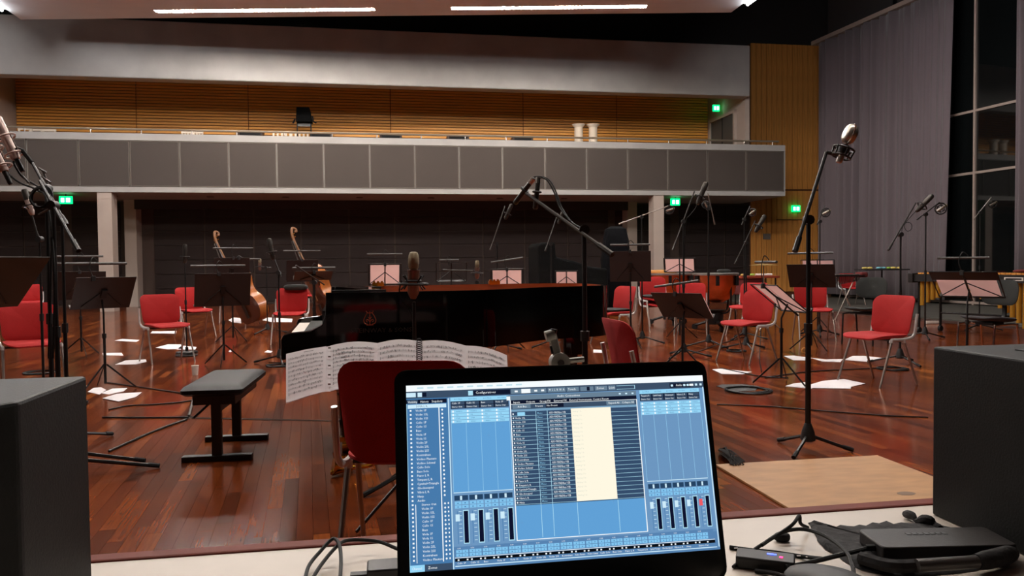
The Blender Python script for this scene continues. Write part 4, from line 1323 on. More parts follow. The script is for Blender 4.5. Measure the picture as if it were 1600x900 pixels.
n = len(rim)
m.add([(x, y, Z1) for x, y in rim] + [(x, y, Z1) for x, y in inner], [(i, i + 1, n + i + 1, n + i) for i in range(n - 1)])
m.add([(x, y, Z0) for x, y in rim], [tuple(range(n - 1, -1, -1))])
m.box((0.275, PWd / 2, 0.83), (0.03, PWd, 0.2))
case = m.build('case', 'piano_black', PIANO, ang=30)
wall_strip(inner, Z0 + 0.1, Z1, flip=True).build('inner_rim', 'piano_inner', PIANO, ang=30)
MB().prism([(x, y) for x, y in inner], Z0 + 0.12, Z0 + 0.24).build('iron_plate', 'gold_frame', PIANO, smooth=False)
MB().prism([(0.3, 0.05), (0.62, 0.05), (0.62, 1.43), (0.3, 1.43)], Z1 - 0.1, Z1 - 0.01).build('pin_block_cover', 'piano_black', PIANO, smooth=False)
sg = MB()
for k in range(60):
    y = 0.12 + k * 0.021
    sg.tube([(0.66, y, Z0 + 0.27), (min(2.0, 1.0 + y * 0.85), y, Z0 + 0.27)], 0.0016, 4, caps=False)
stuff(sg.build('strings', 'steel', PIANO))
# keybed, arms, keys
MB().box((0.19, PWd / 2, 0.645), (0.36, PWd, 0.07)).build('keybed', 'piano_black', PIANO, smooth=False, bevel=0.005)
for y0, y1 in ((0, 0.075), (PWd - 0.075, PWd)):
    prof = [(0.0, 0.60), (0.31, 0.60), (0.31, Z1), (0.262, Z1), (0.255, 0.86), (0.235, 0.80), (0.17, 0.765), (0.05, 0.755), (0.012, 0.745), (0.0, 0.72)]
    Mx = Matrix(((1, 0, 0, 0), (0, 0, 1, 0), (0, 1, 0, 0), (0, 0, 0, 1)))
    MB().prism(prof, y0, y1, Mx).build('arm', 'piano_black', PIANO, smooth=False, bevel=0.006)
ky = MB()
for k in range(52):
    ky.box((0.12, 0.10 + k * 0.0247, 0.705), (0.19, 0.0232, 0.03))
stuff(ky.build('white_keys', 'ivory', PIANO, smooth=False))
kb = MB()
for k in range(51):
    if k % 7 not in (1, 4):
        kb.box((0.16, 0.112 + k * 0.0247, 0.726), (0.1, 0.012, 0.018))
stuff(kb.build('black_keys', 'ebony', PIANO, smooth=False))
MB().box((0.245, PWd / 2, 0.8), (0.02, PWd - 0.15, 0.16), Matrix.Rotation(R(0), 4, 'Y')).build('fallboard', 'piano_black', PIANO, smooth=False)
dm = Matrix.Translation((0.46, PWd / 2, Z1 + 0.005)) @ Matrix.Rotation(R(6), 4, 'Y')
MB().box((0, 0, 0), (0.3, 0.72, 0.016), dm).build('music_desk', 'piano_black', PIANO, smooth=False, bevel=0.004)
for yy in (0.35, 1.1):
    MB().box((0.46, yy, Z1 - 0.005), (0.34, 0.03, 0.02)).build('desk_slide', 'black_satin', PIANO, smooth=False)
for x, nm in ((0.62, 'hinge'), (1.55, 'hinge')):
    hg = MB().box((x, PWd - 0.03, Z1 + 0.012), (0.09, 0.05, 0.03))
    for k in range(3):
        hg.box((x - 0.03 + 0.03 * k, PWd - 0.03, Z1 + 0.03), (0.016, 0.03, 0.016))
    hg.build('lid_hinge', 'brass', PIANO, smooth=False)
def pleg(x, y):
    l = MB().prism(rrect(0.15, 0.13, 0.02), 0.46, Z0).build('leg', 'piano_black', PIANO)
    l.location = (x, y, 0)
    MB().lathe([(0.03, 0.09), (0.032, 0.14), (0.045, 0.3), (0.055, 0.46)], 8).build('leg_shaft', 'piano_black', l)
    MB().tube([(-0.02, 0, 0.045), (0.02, 0, 0.045)], 0.045, 14).build('caster', 'brass', l)
    MB().box((0, 0, 0.085), (0.07, 0.06, 0.03)).build('caster_fork', 'brass', l, smooth=False)
pleg(0.36, 0.14)
pleg(0.36, PWd - 0.14)
pleg(2.05, 0.95)
ly = MB()
ly.box((0.55, PWd / 2, 0.11), (0.14, 0.34, 0.09))
lyre = ly.build('pedal_lyre', 'piano_black', PIANO, smooth=False, bevel=0.01)
for yy in (-0.09, 0.09):
    MB().tube([(0.55, PWd / 2 + yy, 0.15), (0.55, PWd / 2 + yy * 1.2, 0.64)], 0.018, 8).build('lyre_post', 'piano_black', lyre)
for yy in (-0.08, 0, 0.08):
    MB().box((0.45, PWd / 2 + yy, 0.085), (0.12, 0.035, 0.012)).build('pedal', 'brass', lyre, smooth=False)
# emblem and lettering on the curved side, laid out on its flat part
em = MB()
EXo, EZ = 0.515, 0.83
def ep(x, z):
    return (EXo + x, -0.004, EZ + z)
for s in (-1, 1):
    em.tube(spline([ep(0.012 * s, -0.032), ep(0.03 * s, -0.026), ep(0.036 * s, -0.006), ep(0.026 * s, 0.018), ep(0.016 * s, 0.036), ep(0.022 * s, 0.048)], 4), 0.0022, 5)
    em.tube(spline([ep(0.0, -0.018), ep(0.013 * s, -0.004), ep(0.022 * s, -0.010), ep(0.016 * s, -0.018)], 4), 0.002, 5)
em.tube([ep(-0.02, -0.036), ep(0.02, -0.036)], 0.003, 5)
em.tube([ep(0, -0.036), ep(0, 0.046)], 0.002, 5)
em.tube([ep(-0.015, 0.036), ep(0.015, 0.036)], 0.002, 5)
em.tube(spline([ep(-0.010, 0.012), ep(0, 0.0), ep(0.010, 0.012)], 4), 0.002, 5)
stuff(em.build('emblem', 'emblem_red', PIANO))
vs, fs, wd = TEXT['STEINWAY & SONS']
sc = 0.36 / wd
lt = MB().add([(x * sc + EXo - 0.11, -0.004, y * sc * 0.9 + EZ - 0.082) for x, y, z in vs], fs)
stuff(lt.build('lettering', 'letter_grey', PIANO, smooth=False))

# piano bench
BN = thing('piano_bench', 'black padded piano bench on two T-shaped legs, left of the score', 'bench', at(350, 4.8), R(8))
def bdm(x, y, z):
    return (x, y, z + 0.43)
MB().slab(rrect(0.35, 0.80, 0.03, 3), 0.085, bdm, rings=(0.4, 0.75, 0.92, 0.985)).build('seat', 'leather', BN)
MB().box((0, 0, 0.37), (0.24, 0.66, 0.05)).build('seat_frame', 'black_satin', BN, smooth=False)
for s in (-1, 1):
    MB().box((0, 0.27 * s, 0.19), (0.055, 0.04, 0.34)).build('post', 'black_satin', BN, smooth=False)
    MB().box((0, 0.27 * s, 0.0175), (0.40, 0.055, 0.035)).build('foot_bar', 'black_satin', BN, smooth=False, bevel=0.004)
MB().box((0.0, 0, 0.31), (0.03, 0.52, 0.05)).build('stretcher', 'dark_wood', BN, smooth=False)
MB().tube([(-0.04, -0.12, 0.35), (-0.16, -0.16, 0.24)], 0.008, 6).build('height_lever', 'black_metal', BN)

# ================================================================== DOUBLE BASSES
def double_bass(base, lean, yaw, label, z=0.0):
    t = thing('double_bass', label, 'double bass', base, 0, 'double basses')
    t.rotation_euler = (Matrix.Rotation(lean, 3, 'Y') @ Matrix.Rotation(yaw, 3, 'Z')).to_euler()
    t.location.z = z
    half = spline([(0.0, 0.0, 0), (0.2, 0.02, 0), (0.31, 0.12, 0), (0.335, 0.27, 0), (0.29, 0.42, 0), (0.215, 0.5, 0), (0.185, 0.6, 0), (0.2, 0.7, 0), (0.245, 0.78, 0), (0.245, 0.9, 0), (0.17, 1.02, 0), (0.06, 1.10, 0), (0.03, 1.14, 0)], 3)
    out = [(p.x, p.y) for p in half] + [(-p.x, p.y) for p in reversed(half[1:])]
    def tp(o, y, bul):
        return lambda x, q, zz: (x, y + zz - bul * max(0, 1 - (x / 0.34) ** 2), q)
    n = len(out)
    rb = MB().add([(x, -0.1, z_) for x, z_ in out] + [(x, 0.1, z_) for x, z_ in out], [(i, (i + 1) % n, n + (i + 1) % n, n + i) for i in range(n)])
    rb.build('ribs', 'bass_ribs_lit', t)
    MB().slab([(x * 1.03, z_ * 1.005) for x, z_ in out], 0.012, tp(out, -0.105, 0.03)).build('top_plate', 'bass_plates_shaded', t)
    MB().slab([(x * 1.03, z_ * 1.005) for x, z_ in out], 0.012, tp(out, 0.105, -0.01)).build('back_plate', 'bass_plates_shaded', t)
    MB().tube([(0, -0.10, 1.08), (0, -0.11, 1.62)], [0.032, 0.022], 8).build('neck', 'bass_neck', t)
    MB().box((0, -0.145, 1.22), (0.06, 0.02, 0.84)).build('fingerboard', 'ebony', t, smooth=False)
    sc_ = MB().tube(spline([(0, -0.11, 1.6), (0, -0.10, 1.72), (0, -0.07, 1.82), (0, -0.03, 1.86), (0, 0.015, 1.83), (0, 0.01, 1.785), (0, -0.025, 1.79)], 4), [0.022] * 12 + [0.018] * 13, 8, flat=1.2).build('scroll', 'bass_neck', t)
    for k in range(4):
        s = 1 if k % 2 else -1
        MB().tube([(0.02 * s, -0.09, 1.66 + 0.03 * k), (0.075 * s, -0.09, 1.66 + 0.03 * k)], 0.008, 6).build('tuning_peg', 'brass', sc_)
    MB().box((0, -0.2, 0.52), (0.14, 0.015, 0.13)).build('bridge', 'bass_neck', t, smooth=False)
    MB().box((0, -0.175, 0.25), (0.07, 0.015, 0.3)).build('tailpiece', 'ebony', t, smooth=False)
    MB().tube([(0, 0, 0.0), (0, 0, -0.08)], 0.01, 6).build('endpin', 'black_metal', t)
    st = MB()
    for k in range(4):
        st.tube([(-0.03 + 0.02 * k, -0.19, 0.4), (-0.03 + 0.02 * k, -0.265, 0.52), (-0.012 + 0.008 * k, -0.16, 1.64)], 0.0015, 4)
    stuff(st.build('strings', 'steel', t))
    for s in (-1, 1):
        MB().tube(spline([(0.10 * s, -0.135, 0.68), (0.12 * s, -0.133, 0.62), (0.14 * s, -0.13, 0.52), (0.16 * s, -0.127, 0.47)], 3), 0.006, 5).build('sound_hole', 'ebony', t)
double_bass(at(402, 14.6), R(-24), R(-36), 'honey-coloured double bass leaning beside the small pale microphone', z=0.13)
double_bass(at(523, 14.0), R(-23), R(-48), 'second double bass, only its scroll and shoulder above the piano', z=0.14)

# ================================================================== PERCUSSION
def timpano(u, d, label, rad=0.36):
    p = at(u, d)
    t = thing('kettledrum', label, 'kettledrum', p, 0, 'copper kettledrums')
    zr_ = PD(u, 427, d).z
    prof = [(0.0, zr_ - 0.50), (0.12, zr_ - 0.49), (0.23, zr_ - 0.43), (0.31, zr_ - 0.33), (0.345, zr_ - 0.2), (0.355, zr_ - 0.03)]
    MB().lathe([(r_ * rad / 0.36, z) for r_, z in prof], 32).build('bowl', 'copper', t)
    MB().lathe([(rad + 0.01, zr_ - 0.03), (rad + 0.025, zr_ - 0.03), (rad + 0.025, zr_), (rad + 0.01, zr_ + 0.005)], 32).build('hoop', 'steel', t)
    MB().lathe([(rad + 0.012, zr_ - 0.012), (rad, zr_ + 0.002), (0.0, zr_ + 0.002)], 32).build('head', 'drum_head', t)
    for k in range(6):
        a = R(60 * k + 20)
        c, s = math.cos(a), math.sin(a)
        MB().box(((rad + 0.02) * c, (rad + 0.02) * s, zr_ - 0.12), (0.05, 0.05, 0.16), None).build('tension_bracket', 'black_metal', t, smooth=False)
    for k in range(4):
        a = R(90 * k + 35)
        c, s = math.cos(a), math.sin(a)
        MB().tube(spline([(rad * 0.9 * c, rad * 0.9 * s, zr_ - 0.2), (0.3 * c, 0.3 * s, 0.36), (0.1 * c, 0.1 * s, 0.28)], 4), 0.016, 6).build('strut', 'black_metal', t)
    MB().lathe([(0.12, 0.1), (0.13, 0.3), (0.18, 0.34), (0.0, 0.34)], 14).build('base_column', 'black_metal', t)
    for k in range(3):
        a = R(120 * k + 30)
        c, s = math.cos(a), math.sin(a)
        MB().tube([(0.08 * c, 0.08 * s, 0.16), (0.36 * c, 0.36 * s, 0.07)], 0.025, 6).build('foot', 'black_metal', t)
        MB().tube([(0.36 * c - 0.02 * s, 0.36 * s + 0.02 * c, 0.05), (0.36 * c + 0.02 * s, 0.36 * s - 0.02 * c, 0.05)], 0.05, 12).build('wheel', 'rubber', t)
    MB().box((0, -0.36, 0.1), (0.1, 0.3, 0.03), Matrix.Rotation(R(-6), 4, 'X')).build('pedal', 'black_metal', t, smooth=False)
    return p, zr_
tp, tz = timpano(1118, 13.0, 'copper kettledrum behind the lone red chair')
tp2, tz2 = timpano(1046, 14.2, 'second kettledrum behind the stacked chairs', 0.40)
o = MB().lathe([(0.0, 0), (0.30, 0), (0.31, 0.015), (0.30, 0.05), (0.12, 0.06), (0.0, 0.06)], 24).build('wooden_disc', 'bar_wood')
o.location = PD(1032, 426, 14.2)
o.location.z = tz2 + 0.004
tag(o, 'pale wooden drum cover lying on the second kettledrum', 'drum cover')
o = MB().slab(rrect(0.22, 0.09, 0.03), 0.06).build('mallet_pouch', 'black_fabric')
o.location = (PD(1132, 421, 13.0).x, tp.y + 0.05, tz + 0.035)
tag(o, 'small dark bundle lying on the copper kettledrum', 'bundle')

# marimba
p0, p1 = PD(1426, 430, 12.2), PD(1668, 430, 10.2)
p0.z = p1.z = 0
ml = (p1 - p0).length
MR = thing('marimba', 'long marimba with gold resonator tubes in front of the window wall', 'marimba', p0, math.atan2((p1 - p0).y, (p1 - p0).x))
zt_ = 0.93
MB().box((ml / 2, 0.0, zt_ - 0.06), (ml, 0.05, 0.11)).build('front_rail', 'ebony', MR, smooth=False)
MB().box((ml / 2, 0.62, zt_ - 0.06), (ml, 0.05, 0.11)).build('back_rail', 'ebony', MR, smooth=False)
for x in (0.0, ml):
    MB().box((x, 0.3, zt_ - 0.06), (0.08, 0.72, 0.15)).build('end_block', 'ebony', MR, smooth=False, bevel=0.01)
nb_ = 29
for k in range(nb_):
    x = 0.1 + (ml - 0.2) * k / (nb_ - 1)
    f_ = k / (nb_ - 1)
    MB().box((x, 0.18, zt_ + 0.012), ((ml - 0.2) / nb_ - 0.008, 0.30 + 0.14 * f_, 0.022)).build('bar', 'bar_wood', MR, smooth=False)
nt_ = 24
for k in range(nt_):
    x = 0.13 + (ml - 0.26) * k / (nt_ - 1)
    q_ = (x / ml - 0.33)
    Lr = min(0.2 + 2.6 * q_ * q_, 0.68)
    tu = MB().tube([(x, 0.06, zt_ - 0.1), (x, 0.06, zt_ - 0.1 - Lr)], 0.036, 14, caps=False).build('resonator_tube', 'brass_tube', MR)
    MB().lathe([(0.036, zt_ - 0.102 - Lr), (0.034, zt_ - 0.098 - Lr), (0.0, zt_ - 0.09 - Lr)], 14, Matrix.Translation((x, 0.06, 0))).build('tube_mouth', 'rubber', tu)
for x in (0.08, ml - 0.08):
    MB().tube([(x, 0.05, 0.09), (x, 0.05, zt_ - 0.1)], 0.02, 8).build('leg', 'black_metal', MR)
    MB().tube([(x, 0.58, 0.09), (x, 0.58, zt_ - 0.1)], 0.02, 8).build('leg', 'black_metal', MR)
    for y in (0.05, 0.58):
        MB().tube([(x - 0.02, y, 0.045), (x + 0.02, y, 0.045)], 0.045, 12).build('caster', 'rubber', MR)
MB().tube([(0.08, 0.58, 0.3), (ml - 0.08, 0.58, 0.3)], 0.018, 6).build('stretcher', 'black_metal', MR)
pl_ = MB().box((ml * 0.70, -0.03, zt_ - 0.06), (0.26, 0.008, 0.05)).build('name_plate', 'white_plastic', MR, smooth=False)
MB().box((ml * 0.70, -0.036, zt_ - 0.06), (0.22, 0.004, 0.022)).build('plate_print', 'adapter_print', pl_, smooth=False)
o = MB().slab(rrect(0.42, 0.2, 0.06), 0.05).build('red_cloth', 'dark_red_cloth')
o.location = p0.lerp(p1, 0.82) + Vector((0.1, 0.25, zt_ + 0.05))
tag(o, 'red cloth lying on the marimba bars', 'cloth')

# table with mallets, glockenspiel, drum table, cymbal
p = at(1378, 16.0)
zt_ = PD(1378, 420.5, 16.0).z
MT = thing('mallet_table', 'thin black percussion table in front of the grey curtain', 'table', p, R(6))
MB().box((0, 0, zt_ - 0.012), (0.98, 0.4, 0.024)).build('table_top', 'black_satin', MT, smooth=False)
MB().tube([(0, 0, 0.02), (0, 0, zt_ - 0.02)], 0.016, 8).build('pole', 'black_metal', MT)
for k in range(3):
    a = R(120 * k + 20)
    MB().tube([(0, 0, 0.25), (0.3 * math.cos(a), 0.3 * math.sin(a), 0.01)], 0.01, 6).build('leg', 'black_metal', MT)
for i, (dx, c, m_) in enumerate(((-0.36, 'yellow', 0.12), (-0.24, 'yellow', 0.12), (-0.06, 'teal', 0.12), (0.04, 'teal', 0.1), (0.14, 'lime', 0.08), (0.25, 'yellow', 0.12), (0.36, 'yellow', 0.1))):
    o = MB().slab([(m_ / 2 * math.cos(R(30 * k)), 0.03 * math.sin(R(30 * k))) for k in range(12)], 0.045).build('mallet', c)
    o.location = p + Vector((dx, 0.02 * (i % 2), zt_ + 0.024))
    tag(o, '%s mallet head on the thin percussion table, number %s from the left' % ({'yellow': 'yellow', 'teal': 'pale blue', 'lime': 'green'}[c], ('one', 'two', 'three', 'four', 'five', 'six', 'seven')[i]), 'mallet', 'mallets on the thin table')
p = at(1322, 15.0)
zt_ = PD(1322, 431, 15.0).z
GK = thing('glockenspiel', 'metal-barred glockenspiel on a stand in front of the grey curtain', 'glockenspiel', p, R(4))
for y in (-0.16, 0.16):
    MB().box((0, y, zt_), (0.58, 0.03, 0.03)).build('rail', 'black_metal', GK, smooth=False)
for k in range(14):
    MB().box((-0.26 + 0.04 * k, 0, zt_ + 0.025), (0.03, 0.3 - 0.006 * k, 0.014)).build('bar', 'steel', GK, smooth=False)
for k in range(14):
    MB().tube([(-0.26 + 0.04 * k, 0, zt_ - 0.02), (-0.26 + 0.04 * k, 0, zt_ - 0.2 + 0.008 * k)], 0.014, 8).build('resonator_tube', 'light_bar', GK)
MB().tube([(-0.22, 0, 0), (0.2, 0, zt_)], 0.012, 6).build('stand_leg', 'leg_steel', GK)
MB().tube([(0.22, 0, 0), (-0.2, 0, zt_)], 0.012, 6).build('stand_leg', 'leg_steel', GK)
o = MB().box((0, 0, 0), (0.14, 0.3, 0.10)).build('drum_case', 'dark_red_cloth', smooth=False, bevel=0.03)
o.location = p + Vector((0.30, 0, zt_ + 0.02))
tag(o, 'dark red case at the right end of the glockenspiel', 'case')
p = at(1180, 14.0)
zt_ = PD(1180, 431, 14.0).z
DT = thing('percussion_table', 'red-brown percussion table at the foot of the wooden wall', 'table', p, R(9))
MB().box((0.0, 0, zt_ - 0.02), (0.72, 0.45, 0.04)).build('table_top', 'table_wood', DT, smooth=False)
MB().box((-0.12, 0, zt_ - 0.19), (0.42, 0.40, 0.3)).build('cloth_skirt', 'dark_red_cloth', DT, smooth=False, bevel=0.02)
for x in (-0.3, 0.3):
    for y in (-0.18, 0.18):
        MB().tube([(x, y, 0), (x, y, zt_ - 0.03)], 0.014, 6).build('leg', 'black_metal', DT)
for i, (dx, L_, c) in enumerate(((0.13, 0.3, 'white_plastic'), (-0.08, 0.07, 'lime'), (-0.26, 0.05, 'yellow'))):
    o = MB().tube([(-L_ / 2, 0, 0.02), (L_ / 2, 0, 0.02)], 0.02, 8).build('beater', c)
    o.location = p + Vector((dx, -0.08, zt_))
    tag(o, ('long white beater', 'short green beater', 'short yellow beater')[i] + ' lying on the red-brown percussion table', 'beater', 'beaters on the percussion table')
p = at(1193, 13.0)
zt_ = PD(1193, 413.5, 13.0).z
CY = thing('cymbal_stand', 'thin cymbal stand in front of the wooden wall', 'cymbal stand', p)
MB().tube([(0, 0, 0.05), (0, 0, zt_ + 0.05)], 0.009, 6).build('pole', 'leg_steel', CY)
for k in range(3):
    a = R(120 * k)
    MB().tube([(0, 0, 0.3), (0.28 * math.cos(a), 0.28 * math.sin(a), 0.01)], 0.009, 6).build('leg', 'leg_steel', CY)
o = MB().lathe([(0.235, -0.012), (0.237, -0.01), (0.08, 0.012), (0.05, 0.022), (0.03, 0.034), (0.01, 0.036)], 28).build('cymbal', 'cymbal')
o.location = p + Vector((0, 0, zt_))
tag(o, 'golden cymbal lying flat on its thin stand', 'cymbal')

# covered second piano and draped stack at the back
p = at(880, 17.0)
m = MB()
GC = thing('covered_piano', 'second grand piano under a black quilted cover against the panelled wall', 'piano', p, R(10))
yb = lambda v: PD(880, v, 17.0).z
s_ = 17.0 / F
o1 = [(-48 * s_, 0.05), (-48 * s_, yb(385)), (-44 * s_, yb(380)), (-22 * s_, yb(379)), (-20 * s_, yb(402)), (-8 * s_, yb(405)), (8 * s_, yb(408)), (22 * s_, yb(413)), (34 * s_, yb(417)), (60 * s_, yb(420)), (62 * s_, 0.6), (62 * s_, 0.05)]
Mx = Matrix(((1, 0, 0, 0), (0, 0, 1, 0), (0, 1, 0, 0), (0, 0, 0, 1)))
m.prism(o1, -0.55, 0.55, Mx)
m.build('cover', 'quilt', GC, smooth=False, bevel=0.05)
for x in (-0.5, 0.7):
    MB().tube([(x, 0, 0), (x, 0, 0.08)], 0.05, 10).build('caster', 'rubber', GC)
o = MB().slab(rrect(0.62, 0.6, 0.12), PD(960, 354, 17.5).z, lambda x, y, z: (x * (1 + 0.06 * math.sin(z * 9)), y, z)).build('draped_stack', 'navy_cloth')
o.location = at(962, 17.5) + Vector((0, 0, PD(960, 354, 17.5).z / 2))
tag(o, 'tall stack under a dark blue cloth right of the covered piano', 'covered stack')

# ================================================================== SCORE AND ITS STAND
sS = music_stand(660, 3.66, 548, 612, 0.6, 'black music stand under the long open score', tilt=40, base_r=0.48, rz=face((0, 1)))
Tp = [(447, 553, 3.22), (480, 545.5, 3.33), (510, 541, 3.42), (516, 540, 3.43), (590, 536, 3.45), (655, 533, 3.46), (728, 540, 3.44), (792, 555, 3.36)]
Bp = [(447, 630, 3.05), (480, 619, 3.15), (508, 611.5, 3.22), (516, 611, 3.23), (590, 607, 3.25), (655, 604, 3.26), (728, 611, 3.24), (797, 628, 3.16)]
SC = thing('orchestral_score', 'long white fold-out orchestral score lying open in front of the piano', 'score', at(620, 3.3))
def page_pt(seg, a, b):
    i = seg
    t0, t1, b0, b1 = [PD(*q) for q in (Tp[i], Tp[i + 1], Bp[i], Bp[i + 1])]
    return t0.lerp(t1, a).lerp(b0.lerp(b1, a), b) - Vector(SC.location)
pages = ((0, 1), (3, 3), (4, 4), (5, 5), (6, 6))
def page_uv(pg, a, b):
    s0, s1 = pg
    if s0 == s1:
        q = page_pt(s0, a, b)
        q.z += 0.012 * math.sin(a * math.pi)
        return q
    return page_pt(s0 + (1 if a > 0.5 else 0), a * 2 - (1 if a > 0.5 else 0), b)
rnd = random.Random(5)
for i, pg in enumerate(pages):
    m = MB()
    N = 8
    vs = [page_uv(pg, a / N, b / 3) for b in range(4) for a in range(N + 1)]
    nv = len(vs)
    nrm = Vector((0, -0.6, 0.8))
    vs += [v - nrm * 0.004 for v in vs]
    fs = []
    for b in range(3):
        for a in range(N):
            q = b * (N + 1) + a
            fs.append((q, q + N + 1, q + N + 2, q + 1))
            fs.append((q + nv, q + 1 + nv, q + N + 2 + nv, q + N + 1 + nv))
    m.add(vs, fs)
    pgo = m.build('page', 'paper', SC, ang=80)
    nt2 = MB()
    nd = MB()
    def quad(mb, a0, a1, b0, b1):
        c = [page_uv(pg, a, b) + nrm * 0.002 for a, b in ((a0, b0), (a0, b1), (a1, b1), (a1, b0))]
        mb.add(c, [(0, 1, 2, 3)])
    rows_ = 9 if i < 2 else 7
    for r_ in range(rows_):
        b0 = 0.13 + 0.8 * r_ / rows_
        for l_ in range(3):
            bb = b0 + 0.012 * l_ * (9 / rows_)
            for sgm in range(6):
                a0 = 0.08 + 0.85 * sgm / 6
                quad(nt2, a0, a0 + 0.85 / 6, bb, bb + 0.0035)
        for k in range(34):
            a0 = 0.10 + 0.8 * rnd.random()
            hh = 0.012 + 0.035 * rnd.random()
            q0 = b0 - 0.018 + 0.03 * rnd.random()
            quad(nd, a0, a0 + 0.007 + 0.014 * (rnd.random() < 0.3), q0, q0 + hh)
        quad(nd, 0.06, 0.075, b0 - 0.01, b0 + 0.05)
    if i == 0:
        quad(nd, 0.42, 0.66, 0.05, 0.062)
    stuff(nt2.build('staff_lines', 'ink', pgo, smooth=False))
    stuff(nd.build('notes', 'ink', pgo, smooth=False))
sp = MB()
for k in range(22):
    q = page_uv((4, 4), 1.0, 0.0).lerp(page_uv((4, 4), 1.0, 1.0), k / 22)
    sp.tube([q + Vector((-0.012, 0, 0.004)), q + Vector((-0.005, -0.006, 0.012)), q + Vector((0.005, -0.006, 0.012)), q + Vector((0.012, 0, 0.004))], 0.0022, 4)
stuff(sp.build('spiral_binding', 'ink_dark', SC))
hl = MB()
for k in range(5):
    q = page_pt(2, 0.9, 0.08 + 0.2 * k)
    hl.box((q.x, q.y - 0.006, q.z + 0.006), (0.012, 0.004, 0.006))
stuff(hl.build('binding_clips', 'chrome', SC, smooth=False))
MB().add([page_pt(2, a, b) + Vector((0, 0, -0.002)) for b in (0, 1) for a in (0, 1)], [(0, 2, 3, 1)]).build('page_gutter', 'paper', SC, smooth=False)

# brass instrument on the floor behind the chair
p = P(548, 742)
BR = thing('brass_horn', 'small shiny brass horn lying on the floor under the conductor chair', 'brass instrument', p, R(20))
MB().tube(spline([(-0.08, 0, 0.05), (-0.10, 0.0, 0.02), (-0.06, 0.02, 0.02), (0.0, 0.03, 0.03), (0.1, 0.04, 0.03), (0.14, 0.06, 0.04), (0.1, 0.08, 0.05), (-0.02, 0.08, 0.05)], 5), 0.012, 8).build('tubing', 'brass', BR)
MB().lathe([(0.012, -0.12), (0.016, -0.06), (0.03, -0.02), (0.055, 0.0), (0.056, 0.004)], 20, Matrix.Translation((-0.09, 0, 0.06)) @ Matrix.Rotation(R(-80), 4, 'Y')).build('bell', 'brass', BR)
for k in range(3):
    MB().tube([(-0.03 + 0.035 * k, 0.05, 0.01), (-0.03 + 0.035 * k, 0.05, 0.10)], 0.014, 10).build('valve', 'brass', BR)
MB().tube([(-0.075, 0.02, 0.06), (-0.09, 0.01, 0.13)], 0.006, 6).build('lead_pipe', 'brass', BR)

# ================================================================== LOOSE SHEETS, CABLES AND SMALL THINGS ON THE FLOOR
def sheet(poly, label, z=0.004, name='paper_sheet', m='paper'):
    pts = [P(u, v, z) for u, v in poly]
    c = sum(pts, Vector()) / len(pts)
    mb_ = MB()
    n = len(pts)
    mb_.add([(q.x - c.x, q.y - c.y, 0.0) for q in pts] + [(q.x - c.x, q.y - c.y, 0.003) for q in pts], [tuple(range(n, 2 * n)), tuple(range(n - 1, -1, -1))] + [(i, (i + 1) % n, (i + 1) % n + n, i + n) for i in range(n)])
    # keep the outline facing upward
    o = mb_.build(name, m, smooth=False)
    o.location = (c.x, c.y, z - 0.0035)
    return tag(o, label, 'paper', 'loose sheets on the floor')
sheet([(235, 520.5), (238, 517.5), (276, 517), (275, 521)], 'white sheet on the floor right behind the lone left chair')
sheet([(179, 532), (191, 529.5), (218, 531), (213, 534)], 'white sheet left of the lone left chair, farthest of the group')
sheet([(161, 555), (160, 551.5), (190, 551), (193, 555.5)], 'white sheet between the left music stand pole and the lone chair')
sheet([(180, 569.5), (196, 563), (228, 561.5), (229, 565), (212, 569)], 'white sheet lying between the feet of the lone left chair')
sheet([(243, 543), (262, 538), (283, 538), (284, 545), (262, 545.5)], 'white sheet under the lone left chair beside the coil')
sheet([(276, 546), (284, 540), (307, 542), (305, 546)], 'small white sheet right of the cable coil at the lone chair')
sheet([(137, 612), (146, 606), (158, 605), (166, 609), (155, 616)], 'white sheet at the foot of the left music stand, nearest the speaker')
sheet([(158, 614), (176, 607), (199, 606), (193, 611), (170, 616)], 'white sheet at the foot of the left music stand, middle one')
sheet([(160, 622), (183, 615), (222, 612.5), (212, 620), (185, 627)], 'white sheet at the foot of the left music stand, right one', z=0.008)
sheet([(357, 500), (364, 496), (376, 497), (377, 505), (362, 503)], 'white sheet at the bottom of the leaning double bass')
sheet([(410, 500), (418, 496), (457, 498), (456, 503), (425, 503)], 'white sheet under the chair by the keyboard')
sheet([(357, 549), (360, 546), (363, 548), (360, 550)], 'tiny scrap of white paper behind the bench')
sheet([(413, 550), (418, 547), (426, 548.5), (423, 551)], 'tiny scrap of white paper left of the keyboard arm')
sheet([(927, 550.5), (927, 546), (948, 547), (944, 551)], 'white sheet under the piano tail')
sheet([(1113, 577), (1126, 576), (1175, 581), (1160, 584.5), (1128, 584)], 'white sheet just right of the laptop corner')
sheet([(1225, 556), (1240, 555.5), (1268, 559), (1266, 563), (1240, 562.5)], 'white sheet behind the edge-on stand, left of three in a row')
sheet([(1268, 559), (1290, 561.5), (1317, 561), (1313, 565.5), (1285, 564.5)], 'white sheet behind the edge-on stand, middle of three in a row')
sheet([(1319, 562), (1332, 556), (1352, 556), (1381, 559.5), (1357, 565)], 'white sheet behind the edge-on stand, right of three in a row')
sheet([(1227, 603), (1240, 599), (1258, 597), (1262, 601), (1272, 604), (1268, 607)], 'large white sheet at the edge-on stand feet, left piece')
sheet([(1262, 602), (1285, 595), (1318, 592), (1352, 599), (1330, 604), (1329, 607), (1270, 606)], 'large printed white sheet under the large red chair', z=0.007)
def floor_line(pts, label, w_=0.006, m='cable_black', name='floor_cable'):
    o = MB().tube(spline([P(u, v, w_) for u, v in pts], 5), w_, 5).build(name, m)
    return tag(o, label, 'cable', 'cables on the floor')
